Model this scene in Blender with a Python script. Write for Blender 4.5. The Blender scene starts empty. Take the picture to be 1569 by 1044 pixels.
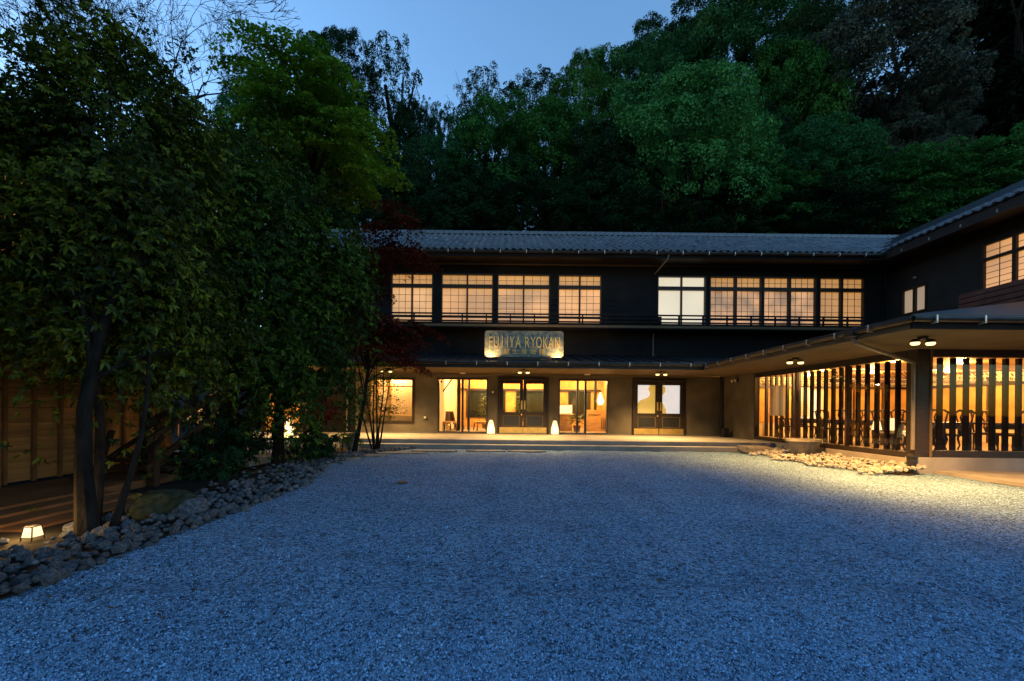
import bpy, math, random
import numpy as np
from mathutils import Vector, Matrix

# ---------------------------------------------------------------- camera, sky, sun, exposure
sc = bpy.context.scene
FPX, CX, HY = 632.0, 784.5, 628.0            # focal length and horizon in photo pixels (1569 wide)
ROLL = 0.0105
CAMH = 1.25
cam_d = bpy.data.cameras.new('camera')
cam = bpy.data.objects.new('camera', cam_d)
sc.collection.objects.link(cam)
cam_d.sensor_width = 36.0
cam_d.lens = 36.0 * FPX / 1569.0
cam_d.shift_y = (HY - 522.0) / 1569.0
cam_d.clip_start = 0.05
cam_d.clip_end = 2000.0
cam.location = (0, 0, CAMH)
cam.rotation_euler = (math.radians(90), -ROLL, 0)
sc.camera = cam

EX = 3.0
K = 2.0 ** EX                                 # lamp and lit-window strengths are divided by this
world = bpy.data.worlds.new('World')
sc.world = world
world.use_nodes = True
wn = world.node_tree.nodes
sky_t = wn.new('ShaderNodeTexSky')
sky_t.sky_type = 'NISHITA'
sky_t.sun_disc = False
sky_t.sun_elevation = math.radians(2)
sky_t.sun_rotation = math.radians(-70)
sky_t.ozone_density = 2.75
sky_t.dust_density = 0.3
world.node_tree.links.new(sky_t.outputs[0], wn['Background'].inputs[0])
wn['Background'].inputs[1].default_value = 0.15

sun_d = bpy.data.lights.new('sun', 'SUN')
sun_d.energy = 0.002
sun_d.angle = math.radians(12)
sun_d.color = (1.0, 0.8, 0.65)
sun = bpy.data.objects.new('sun', sun_d)
sc.collection.objects.link(sun)
_d = Vector((math.sin(math.radians(-70)) * math.cos(math.radians(2)), math.cos(math.radians(-70)) * math.cos(math.radians(2)), math.sin(math.radians(2))))
sun.rotation_euler = _d.to_track_quat('Z', 'Y').to_euler()

sc.view_settings.view_transform = 'Standard'
sc.view_settings.look = 'None'
sc.view_settings.exposure = EX
sc.view_settings.gamma = 1.0
sc.view_settings.use_curve_mapping = False
sc.render.engine = 'CYCLES'
sc.cycles.use_denoising = True
sc.cycles.max_bounces = 8
sc.cycles.transparent_max_bounces = 16
sc.cycles.sample_clamp_indirect = 0.6
sc.cycles.caustics_reflective = False
sc.cycles.caustics_refractive = False

COL = sc.collection
R = random.Random(11)


# ---------------------------------------------------------------- helpers
def at(px, py, Y):
    """point at distance Y that the photo shows at px, py"""
    a, b = (px - CX) / FPX, (HY - py) / FPX
    u = a - ROLL * b
    v = b + ROLL * a
    return Vector((u * Y, Y, CAMH + v * Y))


D = 16.63                                     # front plane of the main building


def fx(px):
    return (px - CX) / FPX * D


def fz(px, py):
    return at(px, py, D).z


class MB:
    def __init__(s):
        s.v = []
        s.f = []

    def box(s, x0, x1, y0, y1, z0, z1):
        b = len(s.v)
        s.v += [(x0, y0, z0), (x1, y0, z0), (x1, y1, z0), (x0, y1, z0), (x0, y0, z1), (x1, y0, z1), (x1, y1, z1), (x0, y1, z1)]
        s.f += [tuple(b + i for i in q) for q in ((0, 3, 2, 1), (4, 5, 6, 7), (0, 1, 5, 4), (1, 2, 6, 5), (2, 3, 7, 6), (3, 0, 4, 7))]
        return s

    def bar(s, p, q, w, h=None):
        """square bar from p to q"""
        h = h or w
        p, q = Vector(p), Vector(q)
        d = (q - p).normalized()
        up = Vector((0, 0, 1)) if abs(d.z) < .95 else Vector((0, 1, 0))
        a = d.cross(up).normalized() * w / 2
        c = a.cross(d).normalized() * h / 2
        b = len(s.v)
        for o in (p, q):
            s.v += [tuple(o - a - c), tuple(o + a - c), tuple(o + a + c), tuple(o - a + c)]
        s.f += [tuple(b + i for i in t) for t in ((0, 1, 2, 3), (7, 6, 5, 4), (0, 4, 5, 1), (1, 5, 6, 2), (2, 6, 7, 3), (3, 7, 4, 0))]
        return s

    def tube(s, pts, rad, n=6, cap=True):
        pts = [Vector(p) for p in pts]
        if not isinstance(rad, (list, tuple)):
            rad = [rad] * len(pts)
        base = len(s.v)
        prev = None
        for i, p in enumerate(pts):
            d = (pts[min(i + 1, len(pts) - 1)] - pts[max(i - 1, 0)])
            d = d.normalized() if d.length > 1e-6 else Vector((0, 0, 1))
            if prev is None:
                a = d.orthogonal().normalized()
            else:
                a = (prev - d * prev.dot(d))
                a = a.normalized() if a.length > 1e-6 else d.orthogonal().normalized()
            prev = a
            c = d.cross(a)
            for k in range(n):
                t = 2 * math.pi * k / n
                s.v.append(tuple(p + (a * math.cos(t) + c * math.sin(t)) * rad[i]))
        for i in range(len(pts) - 1):
            for k in range(n):
                k2 = (k + 1) % n
                s.f.append((base + i * n + k, base + i * n + k2, base + (i + 1) * n + k2, base + (i + 1) * n + k))
        if cap:
            s.f.append(tuple(base + k for k in reversed(range(n))))
            s.f.append(tuple(base + (len(pts) - 1) * n + k for k in range(n)))
        return s

    def lathe(s, prof, n=12, c=(0, 0, 0), sx=1, sy=1):
        b = len(s.v)
        for r, z in prof:
            for k in range(n):
                t = 2 * math.pi * k / n
                s.v.append((c[0] + r * math.cos(t) * sx, c[1] + r * math.sin(t) * sy, c[2] + z))
        for i in range(len(prof) - 1):
            for k in range(n):
                k2 = (k + 1) % n
                s.f.append((b + i * n + k, b + i * n + k2, b + (i + 1) * n + k2, b + (i + 1) * n + k))
        s.f.append(tuple(b + k for k in reversed(range(n))))
        s.f.append(tuple(b + (len(prof) - 1) * n + k for k in range(n)))
        return s

    def prism(s, poly, d):
        """polygon (3-D points) pushed along vector d"""
        b = len(s.v)
        n = len(poly)
        d = Vector(d)
        s.v += [tuple(Vector(p)) for p in poly] + [tuple(Vector(p) + d) for p in poly]
        s.f.append(tuple(range(b, b + n)))
        s.f.append(tuple(b + n + k for k in reversed(range(n))))
        for k in range(n):
            k2 = (k + 1) % n
            s.f.append((b + k2, b + k, b + n + k, b + n + k2))
        return s

    def mesh(s, name, m=None):
        me = bpy.data.meshes.new(name)
        me.from_pydata(s.v, [], s.f)
        if m:
            me.materials.append(m)
        return me

    def build(s, name, m, parent=None, bevel=0.0, smooth=False):
        me = s.mesh(name, m)
        import bmesh
        bm = bmesh.new()
        bm.from_mesh(me)
        bmesh.ops.recalc_face_normals(bm, faces=bm.faces)
        if bevel:
            bmesh.ops.bevel(bm, geom=bm.edges[:], offset=bevel, segments=1, affect='EDGES', clamp_overlap=True)
        bm.to_mesh(me)
        bm.free()
        if smooth:
            for p in me.polygons:
                p.use_smooth = True
        return link(name, me, parent)


WORLD = {}


def link(name, me, parent=None, loc=None, rot=None, scale=None):
    """link a mesh made in world coordinates (or placed by loc) under its parent"""
    o = bpy.data.objects.new(name, me)
    COL.objects.link(o)
    M = Matrix.LocRotScale(Vector(loc or (0, 0, 0)), rot.to_quaternion() if rot is not None else None, Vector(scale) if scale else None)
    if parent:
        o.parent = parent
        o.matrix_parent_inverse = WORLD[parent.name].inverted()
    o.matrix_basis = M
    WORLD[o.name] = M.copy()
    return o


def thing(name, label, cat, loc, group=None, rz=0.0):
    o = bpy.data.objects.new(name, None)
    o.empty_display_size = 0.2
    COL.objects.link(o)
    o.location = loc
    o.rotation_euler = (0, 0, rz)
    WORLD[o.name] = Matrix.LocRotScale(Vector(loc), Matrix.Rotation(rz, 3, 'Z').to_quaternion(), None)
    tag(o, label, cat, group)
    return o


def lthing(name, label, cat, group=None):
    """a thing modelled about its own origin and then copied into place"""
    return thing(name, label, cat, (0, 0, 0), group)


def place(root, loc, rz=0.0):
    root.location = loc
    root.rotation_euler = (0, 0, rz)
    return root


def dup(root, loc, rz=0.0, label=None):
    r = root.copy()
    COL.objects.link(r)
    r.location = loc
    r.rotation_euler = (0, 0, rz)
    if label:
        r['label'] = label
    for ch in list(root.children):
        c = ch.copy()
        COL.objects.link(c)
        c.parent = r
        c.matrix_parent_inverse = ch.matrix_parent_inverse.copy()
        for g in list(ch.children):
            d = g.copy()
            COL.objects.link(d)
            d.parent = c
            d.matrix_parent_inverse = g.matrix_parent_inverse.copy()
    return r


def tag(o, label=None, cat=None, group=None, kind=None):
    if label:
        o['label'] = label
    if cat:
        o['category'] = cat
    if group:
        o['group'] = group
    if kind:
        o['kind'] = kind
    return o


# ---------------------------------------------------------------- materials
def mat(name, col, rough=.7, var=.25, nscale=6.0, bump=0.0, bscale=60.0, metal=0.0, spec=.3, col2=None, stretch=None, detail=5.0):
    m = bpy.data.materials.new(name)
    m.use_nodes = True
    nt = m.node_tree
    b = nt.nodes['Principled BSDF']
    b.inputs['Roughness'].default_value = rough
    b.inputs['Metallic'].default_value = metal
    b.inputs['Specular IOR Level'].default_value = spec
    tc = nt.nodes.new('ShaderNodeTexCoord')
    src = tc.outputs['Object']
    if stretch:
        mp = nt.nodes.new('ShaderNodeMapping')
        mp.inputs['Scale'].default_value = stretch
        nt.links.new(src, mp.inputs['Vector'])
        src = mp.outputs['Vector']
    n = nt.nodes.new('ShaderNodeTexNoise')
    n.inputs['Scale'].default_value = nscale
    n.inputs['Detail'].default_value = detail
    nt.links.new(src, n.inputs['Vector'])
    r = nt.nodes.new('ShaderNodeValToRGB')
    c2 = col2 or tuple(min(1, c * (1 + var)) for c in col)
    c1 = col if col2 else tuple(c * (1 - var) for c in col)
    r.color_ramp.elements[0].position = .3
    r.color_ramp.elements[1].position = .7
    r.color_ramp.elements[0].color = (*c1, 1)
    r.color_ramp.elements[1].color = (*c2, 1)
    nt.links.new(n.outputs['Fac'], r.inputs['Fac'])
    nt.links.new(r.outputs['Color'], b.inputs['Base Color'])
    if bump:
        n2 = nt.nodes.new('ShaderNodeTexNoise')
        n2.inputs['Scale'].default_value = bscale
        n2.inputs['Detail'].default_value = 4
        nt.links.new(src, n2.inputs['Vector'])
        bp = nt.nodes.new('ShaderNodeBump')
        bp.inputs['Strength'].default_value = bump
        bp.inputs['Distance'].default_value = .01
        nt.links.new(n2.outputs['Fac'], bp.inputs['Height'])
        nt.links.new(bp.outputs['Normal'], b.inputs['Normal'])
    return m


def glow(name, col, strength=1.0, var=0.0, nscale=1.0, base=None):
    """something that gives off light; col is the colour it shows in the picture"""
    m = bpy.data.materials.new(name)
    m.use_nodes = True
    nt = m.node_tree
    b = nt.nodes['Principled BSDF']
    b.inputs['Base Color'].default_value = (*(base or (.5, .45, .35)), 1)
    b.inputs['Roughness'].default_value = .8
    b.inputs['Specular IOR Level'].default_value = .1
    b.inputs['Emission Strength'].default_value = strength / K
    b.inputs['Emission Color'].default_value = (*col, 1)
    if var:
        tc = nt.nodes.new('ShaderNodeTexCoord')
        n = nt.nodes.new('ShaderNodeTexNoise')
        n.inputs['Scale'].default_value = nscale
        n.inputs['Detail'].default_value = 1
        nt.links.new(tc.outputs['Object'], n.inputs['Vector'])
        r = nt.nodes.new('ShaderNodeValToRGB')
        r.color_ramp.elements[0].position = .3
        r.color_ramp.elements[1].position = .72
        r.color_ramp.elements[0].color = (*[c * (1 - var) for c in col], 1)
        r.color_ramp.elements[1].color = (*[c * (1 + var) for c in col], 1)
        nt.links.new(n.outputs['Fac'], r.inputs['Fac'])
        nt.links.new(r.outputs['Color'], b.inputs['Emission Color'])
    return m


def glass_mat(name, gl=.9, tint=(1, 1, 1)):
    m = bpy.data.materials.new(name)
    m.use_nodes = True
    nt = m.node_tree
    nt.nodes.remove(nt.nodes['Principled BSDF'])
    out = nt.nodes['Material Output']
    t = nt.nodes.new('ShaderNodeBsdfTransparent')
    t.inputs['Color'].default_value = (*tint, 1)
    g = nt.nodes.new('ShaderNodeBsdfGlossy')
    g.inputs['Roughness'].default_value = .01
    fr = nt.nodes.new('ShaderNodeLayerWeight')
    fr.inputs['Blend'].default_value = .5
    pw = nt.nodes.new('ShaderNodeMath')
    pw.operation = 'POWER'
    pw.inputs[1].default_value = 4.5
    mu = nt.nodes.new('ShaderNodeMath')
    mu.operation = 'MULTIPLY_ADD'
    mu.inputs[1].default_value = gl
    mu.inputs[2].default_value = .022
    nt.links.new(fr.outputs['Facing'], pw.inputs[0])
    mx = nt.nodes.new('ShaderNodeMixShader')
    nt.links.new(pw.outputs[0], mu.inputs[0])
    nt.links.new(mu.outputs[0], mx.inputs[0])
    nt.links.new(t.outputs[0], mx.inputs[1])
    nt.links.new(g.outputs[0], mx.inputs[2])
    nt.links.new(mx.outputs[0], out.inputs[0])
    return m


def leaf_mat(name, c0, c1, trans=.3, gloss=.06):
    """leaf colour runs from c0 to c1 leaf by leaf (face attribute 'shade')"""
    m = bpy.data.materials.new(name)
    m.use_nodes = True
    nt = m.node_tree
    nt.nodes.remove(nt.nodes['Principled BSDF'])
    out = nt.nodes['Material Output']
    a = nt.nodes.new('ShaderNodeAttribute')
    a.attribute_name = 'shade'
    r = nt.nodes.new('ShaderNodeValToRGB')
    r.color_ramp.elements[0].color = (*c0, 1)
    r.color_ramp.elements[1].color = (*c1, 1)
    nt.links.new(a.outputs['Fac'], r.inputs['Fac'])
    d = nt.nodes.new('ShaderNodeBsdfDiffuse')
    t = nt.nodes.new('ShaderNodeBsdfTranslucent')
    g = nt.nodes.new('ShaderNodeBsdfGlossy')
    g.inputs['Roughness'].default_value = .45
    g.inputs['Color'].default_value = (.6, .6, .6, 1)
    m1 = nt.nodes.new('ShaderNodeMixShader')
    m2 = nt.nodes.new('ShaderNodeMixShader')
    m1.inputs[0].default_value = trans
    m2.inputs[0].default_value = gloss
    nt.links.new(r.outputs['Color'], d.inputs['Color'])
    nt.links.new(r.outputs['Color'], t.inputs['Color'])
    nt.links.new(d.outputs[0], m1.inputs[1])
    nt.links.new(t.outputs[0], m1.inputs[2])
    nt.links.new(m1.outputs[0], m2.inputs[1])
    nt.links.new(g.outputs[0], m2.inputs[2])
    nt.links.new(m2.outputs[0], out.inputs[0])
    return m


M = {}
M['black_wall'] = mat('black_wall', (.011, .011, .012), .85, .35, 1.2, .25, 90, spec=.15)
M['plaster'] = mat('dark_plaster', (.118, .098, .071), .9, .28, 1.3, .5, 130, spec=.1)
M['dark_wood'] = mat('dark_wood', (.022, .014, .009), .5, .4, 5, .2, 30, stretch=(1, 1, 8))
M['slat_wood'] = mat('slat_wood', (.014, .009, .006), .8, .3, 5, spec=.06)
M['black_metal'] = mat('black_metal', (.012, .011, .011), .4, .3, 8, spec=.5)
M['gutter'] = mat('gutter_metal', (.05, .042, .034), .35, .3, 6, metal=.6)
M['zinc'] = mat('bracket_steel', (.5, .45, .38), .35, .2, 9, metal=.7)
M['soffit'] = mat('soffit_board', (.125, .088, .05), .8, .15, 1.5, .2, 40, spec=.1)
M['tile'] = mat('roof_tile', (.085, .095, .108), .26, .6, 2.2, .3, 40, spec=.6)
M['roof_metal'] = mat('roof_metal', (.018, .018, .02), .45, .3, 3, spec=.4)
M['concrete'] = mat('concrete', (.26, .235, .20), .85, .18, 2.0, .35, 80, spec=.15)
M['concrete_dark'] = mat('dark_concrete', (.13, .115, .1), .85, .22, 2.0, .35, 80, spec=.15)
M['brass'] = mat('brass', (.62, .42, .13), .38, .15, 6, metal=.9)
M['glass'] = glass_mat('window_glass', .35)
M['shoji'] = glow('shoji_paper', (.66, .295, .085), 1.0, .28, .8)
M['shoji_b'] = glow('shoji_paper_dimmer', (.60, .275, .085), 1.0, .34, .8)
M['shoji_c'] = glow('shoji_paper_bright', (.72, .36, .125), 1.0, .24, .9)
M['shoji2'] = glow('shoji_paper_rosy', (.52, .25, .095), 1.0, .45, 1.5)
M['shoji3'] = glow('shoji_paper_amber', (.52, .23, .05), 1.0, .15, 1.1)
M['shoji_top'] = glow('shoji_transom_paper', (.5, .22, .045), 1.0, .15, 1.1)
M['white_lit'] = glow('bright_blind', (.75, .64, .46), 1.0, .06, .9)
M['dim_lit'] = glow('dim_blind', (.29, .19, .11), 1.0, .2, .9)
M['bulb'] = glow('bulb', (1.0, .72, .24), 3.2)
M['lantern'] = glow('lantern_paper', (1.0, .70, .32), 1.5, .12, 9)
M['ochre'] = mat('ochre_wall', (.50, .27, .075), .85, .28, 2.2, .2, 30, spec=.1)
M['cream'] = mat('cream_wall', (.62, .5, .32), .9, .08, 1.2, spec=.1)
M['oak'] = mat('oak', (.42, .24, .085), .5, .22, 3, .15, 20, stretch=(1, 1, 6))
M['floor_in'] = mat('indoor_floor', (.3, .22, .13), .5, .2, 3)
M['red_wood'] = mat('dark_red_wood', (.035, .012, .007), .35, .35, 5, spec=.5)
M['board'] = mat('cedar_board', (.23, .12, .038), .7, .35, 2.5, .3, 20, stretch=(1, .35, 9))
M['batten'] = mat('cedar_batten', (.12, .055, .02), .65, .3, 4)
M['rail_red'] = mat('reddish_rail_board', (.115, .04, .026), .6, .25, 3, .2, 30)
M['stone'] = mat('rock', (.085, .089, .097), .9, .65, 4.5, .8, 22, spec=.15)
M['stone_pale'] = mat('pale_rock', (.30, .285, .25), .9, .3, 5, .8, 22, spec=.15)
M['basin'] = mat('basin_stone', (.22, .19, .145), .92, .3, 5, .7, 25, spec=.1)
M['cloth'] = leaf_mat('white_cloth', (.8, .72, .56), (.8, .72, .56), .55, 0.0)
M['print_white'] = glow('lit_print_white', (.72, .69, .68), .95)
M['print_ochre'] = glow('lit_print_ochre', (.56, .33, .045), .9, .1, 2)
M['copper'] = mat('weathered_copper', (.05, .075, .085), .45, .5, 9, .4, 60, metal=.35, col2=(.23, .22, .17))
M['gold'] = mat('gold_letter', (.62, .40, .12), .4, .2, 9, metal=.7)
M['bark'] = mat('bark', (.013, .0105, .008), .95, .55, 9, 1.0, 40, spec=.1, stretch=(1, 1, .22))
M['bark_pale'] = mat('pale_bark', (.10, .085, .07), .95, .4, 6, .9, 26, spec=.1, stretch=(1, 1, .3))
M['soil'] = mat('soil', (.022, .019, .015), 1.0, .4, 2.0, .8, 12, spec=.05)
M['moss'] = mat('moss', (.03, .035, .02), 1.0, .5, 5.0, .8, 30, spec=.05)
M['steel'] = mat('pale_pipe', (.19, .16, .125), .4, .15, 5, metal=.3)
M['white_box'] = mat('white_plastic', (.6, .56, .48), .5, .05, 5)
M['night_pane'] = mat('night_window', (.012, .014, .012), .08, .2, 3, spec=.6)


def lamp(name, kind, loc, watts, col=(1.0, .60, .21), size=.05, spot=None, aim=None, blend=.6, parent=None):
    d = bpy.data.lights.new(name, kind)
    d.energy = watts * 6.5 / K
    d.color = col
    if kind in ('POINT', 'SPOT'):
        d.shadow_soft_size = size
    if kind == 'SPOT':
        d.spot_size = math.radians(spot or 120)
        d.spot_blend = blend
    if kind == 'AREA':
        d.size = size
    o = bpy.data.objects.new(name, d)
    COL.objects.link(o)
    Mx = Matrix.Translation(Vector(loc))
    if aim is not None:
        q = (Vector(aim) - Vector(loc)).to_track_quat('-Z', 'Y')
        Mx = Matrix.LocRotScale(Vector(loc), q, None)
    if parent:
        o.parent = parent
        o.matrix_parent_inverse = WORLD[parent.name].inverted()
    o.matrix_basis = Mx
    return o


# ---------------------------------------------------------------- ground, court, hillside
rng = np.random.default_rng(5)


def np_mesh(name, V, F, mats, shade=None, smooth=False):
    """F is an (m, k) array of corner indices"""
    me = bpy.data.meshes.new(name)
    V = np.asarray(V, np.float32)
    F = np.asarray(F, np.int32)
    me.vertices.add(len(V))
    me.vertices.foreach_set('co', V.ravel())
    m, k = F.shape
    me.loops.add(m * k)
    me.loops.foreach_set('vertex_index', F.ravel())
    me.polygons.add(m)
    me.polygons.foreach_set('loop_start', np.arange(0, m * k, k, dtype=np.int32))
    if shade is not None:
        a = me.attributes.new('shade', 'FLOAT', 'FACE')
        a.data.foreach_set('value', np.asarray(shade, np.float32))
    if smooth:
        me.polygons.foreach_set('use_smooth', np.ones(m, bool))
    me.update(calc_edges=True)
    if mats:
        me.materials.append(mats)
    return me


def grid_mesh(name, xs, ys, zf, m, smooth=True):
    X, Y = np.meshgrid(xs, ys)
    Z = zf(X, Y)
    V = np.stack([X, Y, Z], -1).reshape(-1, 3)
    nx, ny = len(xs), len(ys)
    i = np.arange(nx - 1)[None, :] + nx * np.arange(ny - 1)[:, None]
    F = np.stack([i, i + 1, i + nx + 1, i + nx], -1).reshape(-1, 4)
    return np_mesh(name, V, F, m, smooth=smooth)


def court_z(X, Y):
    """shallow raked ripples and wheel tracks"""
    z = .006 * np.sin(X * 2.1 + Y * .7) * np.sin(Y * 1.7 - X * .4) + .004 * np.sin(X * 5.3 - Y * 3.1)
    for x0, k in ((1.3, .16), (2.9, .16), (-.6, .05), (.95, .05)):
        d = X - (x0 + k * (Y - 3) + .25 * np.sin(Y * .5))
        z = z - .014 * np.exp(-(d / .14) ** 2) + .008 * np.exp(-((np.abs(d) - .3) / .12) ** 2)
    return z - .012 * track(X, Y)


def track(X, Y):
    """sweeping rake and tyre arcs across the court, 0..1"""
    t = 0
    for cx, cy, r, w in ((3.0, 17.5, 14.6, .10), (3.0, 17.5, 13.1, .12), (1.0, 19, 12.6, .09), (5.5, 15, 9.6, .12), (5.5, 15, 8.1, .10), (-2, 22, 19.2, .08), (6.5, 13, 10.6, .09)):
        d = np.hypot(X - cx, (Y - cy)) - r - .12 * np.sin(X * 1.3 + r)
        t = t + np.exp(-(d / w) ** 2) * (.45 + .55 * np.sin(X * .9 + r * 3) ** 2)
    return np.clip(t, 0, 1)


gm = mat('gravel', (.27, .285, .30), .95, .3, 14, 0, spec=.1)
nt = gm.node_tree
_b = nt.nodes['Principled BSDF']
_tc = nt.nodes.new('ShaderNodeTexCoord')
_v = nt.nodes.new('ShaderNodeTexVoronoi')
_v.inputs['Scale'].default_value = 48
nt.links.new(_tc.outputs['Object'], _v.inputs['Vector'])
_bw = nt.nodes.new('ShaderNodeSeparateColor')
nt.links.new(_v.outputs['Color'], _bw.inputs[0])
_r = nt.nodes.new('ShaderNodeValToRGB')
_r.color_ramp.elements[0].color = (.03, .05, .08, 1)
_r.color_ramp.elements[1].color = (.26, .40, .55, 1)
nt.links.new(_bw.outputs[0], _r.inputs['Fac'])
_n = nt.nodes.new('ShaderNodeTexNoise')
_n.inputs['Scale'].default_value = .9
_n.inputs['Detail'].default_value = 6
nt.links.new(_tc.outputs['Object'], _n.inputs['Vector'])
_mx = nt.nodes.new('ShaderNodeMix')
_mx.data_type = 'RGBA'
_mx.blend_type = 'MULTIPLY'
_mx.inputs['Factor'].default_value = .55
_rr = nt.nodes.new('ShaderNodeValToRGB')
_rr.color_ramp.elements[0].position = .3
_rr.color_ramp.elements[1].position = .7
_rr.color_ramp.elements[0].color = (.62, .62, .62, 1)
nt.links.new(_n.outputs['Fac'], _rr.inputs['Fac'])
nt.links.new(_r.outputs['Color'], _mx.inputs['A'])
nt.links.new(_rr.outputs['Color'], _mx.inputs['B'])
nt.links.new(_mx.outputs['Result'], _b.inputs['Base Color'])
_bp = nt.nodes.new('ShaderNodeBump')
_bp.inputs['Strength'].default_value = 1.0
_bp.inputs['Distance'].default_value = .016
_bp.invert = True
nt.links.new(_v.outputs['Distance'], _bp.inputs['Height'])
nt.links.new(_bp.outputs['Normal'], _b.inputs['Normal'])
M['gravel'] = gm

tag(link('ground', grid_mesh('ground', np.linspace(-400, 400, 21), np.linspace(-400, 400, 21), lambda X, Y: X * 0 - .06, M['soil'])), kind='structure')
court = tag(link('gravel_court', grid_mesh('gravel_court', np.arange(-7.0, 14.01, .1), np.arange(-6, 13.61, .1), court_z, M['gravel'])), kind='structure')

# loose pebbles lying on the court, finest near the camera's side of the court
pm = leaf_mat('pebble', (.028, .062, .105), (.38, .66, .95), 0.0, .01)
NP = 114000
v = rng.random(NP)
Yp = 1.0 / (1 / 1.75 + (1 / 12.8 - 1 / 1.75) * v)
Xp = (rng.random(NP) * 2.7 - 1.34) * Yp
keep = (Xp > -3.35 - .12 * np.sin(Yp * 3)) & (Xp < 8.6) & ~((Xp > 6.9) & (Yp > 7.4))
Xp, Yp = Xp[keep], Yp[keep]
NP = len(Xp)
size = (.0038 + .0046 * rng.random(NP) ** 2.2) * (1 + .08 * np.maximum(0, Yp - 3))
big = rng.random(NP) < .0016
size[big] *= 1.7
octa = np.array([(1, 0, -.35), (0, 1, -.35), (-1, 0, -.35), (0, -1, -.35), (0, 0, .75)], np.float32)
ang = rng.random(NP) * 6.283
jit = 1 + .45 * (rng.random((NP, 5, 3)) - .5)
P = octa[None] * jit
ca, sa = np.cos(ang)[:, None], np.sin(ang)[:, None]
P = np.stack([P[..., 0] * ca - P[..., 1] * sa * .75, P[..., 0] * sa + P[..., 1] * ca * .75, P[..., 2]], -1) * size[:, None, None]
P += np.stack([Xp, Yp, court_z(Xp, Yp) + size * .35], -1)[:, None, :]
tri = np.array([(0, 1, 4), (1, 2, 4), (2, 3, 4), (3, 0, 4)])
F = (tri[None] + 5 * np.arange(NP)[:, None, None]).reshape(-1, 3)
patch = .5 + .5 * np.sin(Xp * 1.7 + 2 * np.sin(Yp * .9)) * np.sin(Yp * 1.3 + 1.5 * np.sin(Xp * .8))
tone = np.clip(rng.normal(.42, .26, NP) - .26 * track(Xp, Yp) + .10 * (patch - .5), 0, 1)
tone[big] = .9
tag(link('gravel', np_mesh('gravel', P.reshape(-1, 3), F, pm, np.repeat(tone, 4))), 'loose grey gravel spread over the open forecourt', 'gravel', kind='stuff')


def hill_z(X, Y):
    t = np.clip((Y - 25.5) / 26.0, 0, 1)
    t = t * t * (3 - 2 * t)
    A = 8 + 32 / (1 + np.exp(-(X - 3) / 4.0))
    return t * A + .35 * np.sin(X * .7) * np.sin(Y * .6) * np.clip((Y - 26) / 3, 0, 1) - .05


def block_slope_z(X, Y):
    a = np.clip((-X - 16) / 26.0, 0, 1)
    return a * a * (3 - 2 * a) * 17 - .1 + .5 * np.sin(X * .3) * np.sin(Y * .27) * a


tag(link('horizon_block_slope', grid_mesh('horizon_block_slope', np.linspace(-120, 60, 61), np.linspace(-90, 25, 40), block_slope_z, M['soil'])), kind='structure')  # slope added to keep the warm glow of the left horizon off the court
tag(link('hillside', grid_mesh('hillside', np.linspace(-90, 110, 101), np.linspace(25, 160, 68), hill_z, M['soil'])), kind='structure')


def hz(x, y):
    return float(hill_z(np.array(x), np.array(y)))


# ---------------------------------------------------------------- main building
MBX0, MBX1 = -10.0, 19.4
main = thing('inn_building', 'long two storey black inn with tiled roof and glowing paper windows', 'building', (2, D, 0))
FZ, HEAD = .30, 2.5
YB = D + .2
openings = [(fx(562), fx(633), .72), (fx(671), fx(747), FZ), (fx(765), fx(838), FZ), (fx(856), fx(931.5), FZ), (fx(971), fx(1047.7), FZ)]
w = MB()
x = -6.3
for a, b, z in openings:
    w.box(x, a, D, YB, 0, 2.95)
    w.box(a, b, D, YB, HEAD, 2.95)
    w.box(a, b, D, YB, 0, z)
    x = b
w.box(x, 8.5, D, YB, 0, 2.95)
w.build('ground_floor_wall', M['plaster'], main)
MB().box(-8.0, -6.304, D, YB, 0, 2.95).build('dark_side_wall', M['black_wall'], main)
UZ0, UZ1 = 4.72, 6.72
wins = [(fx(597), fx(662), 'a'), (fx(674), fx(754), 'a'), (fx(760), fx(841), 'a'), (fx(853), fx(920), 'a'),
        (fx(1005), fx(1080), 'w'), (fx(1085), fx(1165.5), 'b'), (fx(1167), fx(1249), 'b'), (fx(1253), fx(1322.5), 'c')]
w = MB()
w.box(-10, 15, D, YB, 2.95, UZ0)
w.box(-10, 15, D, YB, UZ1, 7.7)
x = -10.0
for a, b, k in wins:
    w.box(x, a, D, YB, UZ0, UZ1)
    x = b
w.box(x, 15, D, YB, UZ0, UZ1)
w.build('upper_floor_wall', M['black_wall'], main)
w = MB()
w.box(-10.2, -10, D + .2, 24.5, 0, 7.7).box(19.2, 19.4, D, 24.5, 0, 7.7).box(-10.2, 19.4, 24.3, 24.5, 0, 7.7)
w.build('rear_wall', M['black_wall'], main)
MB().box(-10, 15, D + .6, D + .65, 4.4, 7.2).build('room_partition', M['black_wall'], main)
MB().box(-10, 15, YB, 24.3, 4.3, 4.42).build('upper_floor', M['black_wall'], main)
# a thin horizontal moulding line
MB().box(-10, 15, D - .05, D, 7.08, 7.16).build('eave_moulding', M['soffit'], main)


def shoji_grid(mb, a, b, z0, z1, nx, nz, y, t=.014):
    for i in range(1, nx):
        x = a + (b - a) * i / nx
        mb.box(x - t / 2, x + t / 2, y - .012, y, z0, z1)
    for i in range(1, nz):
        z = z0 + (z1 - z0) * i / nz
        mb.box(a, b, y - .010, y - .002, z - t / 2, z + t / 2)


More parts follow.
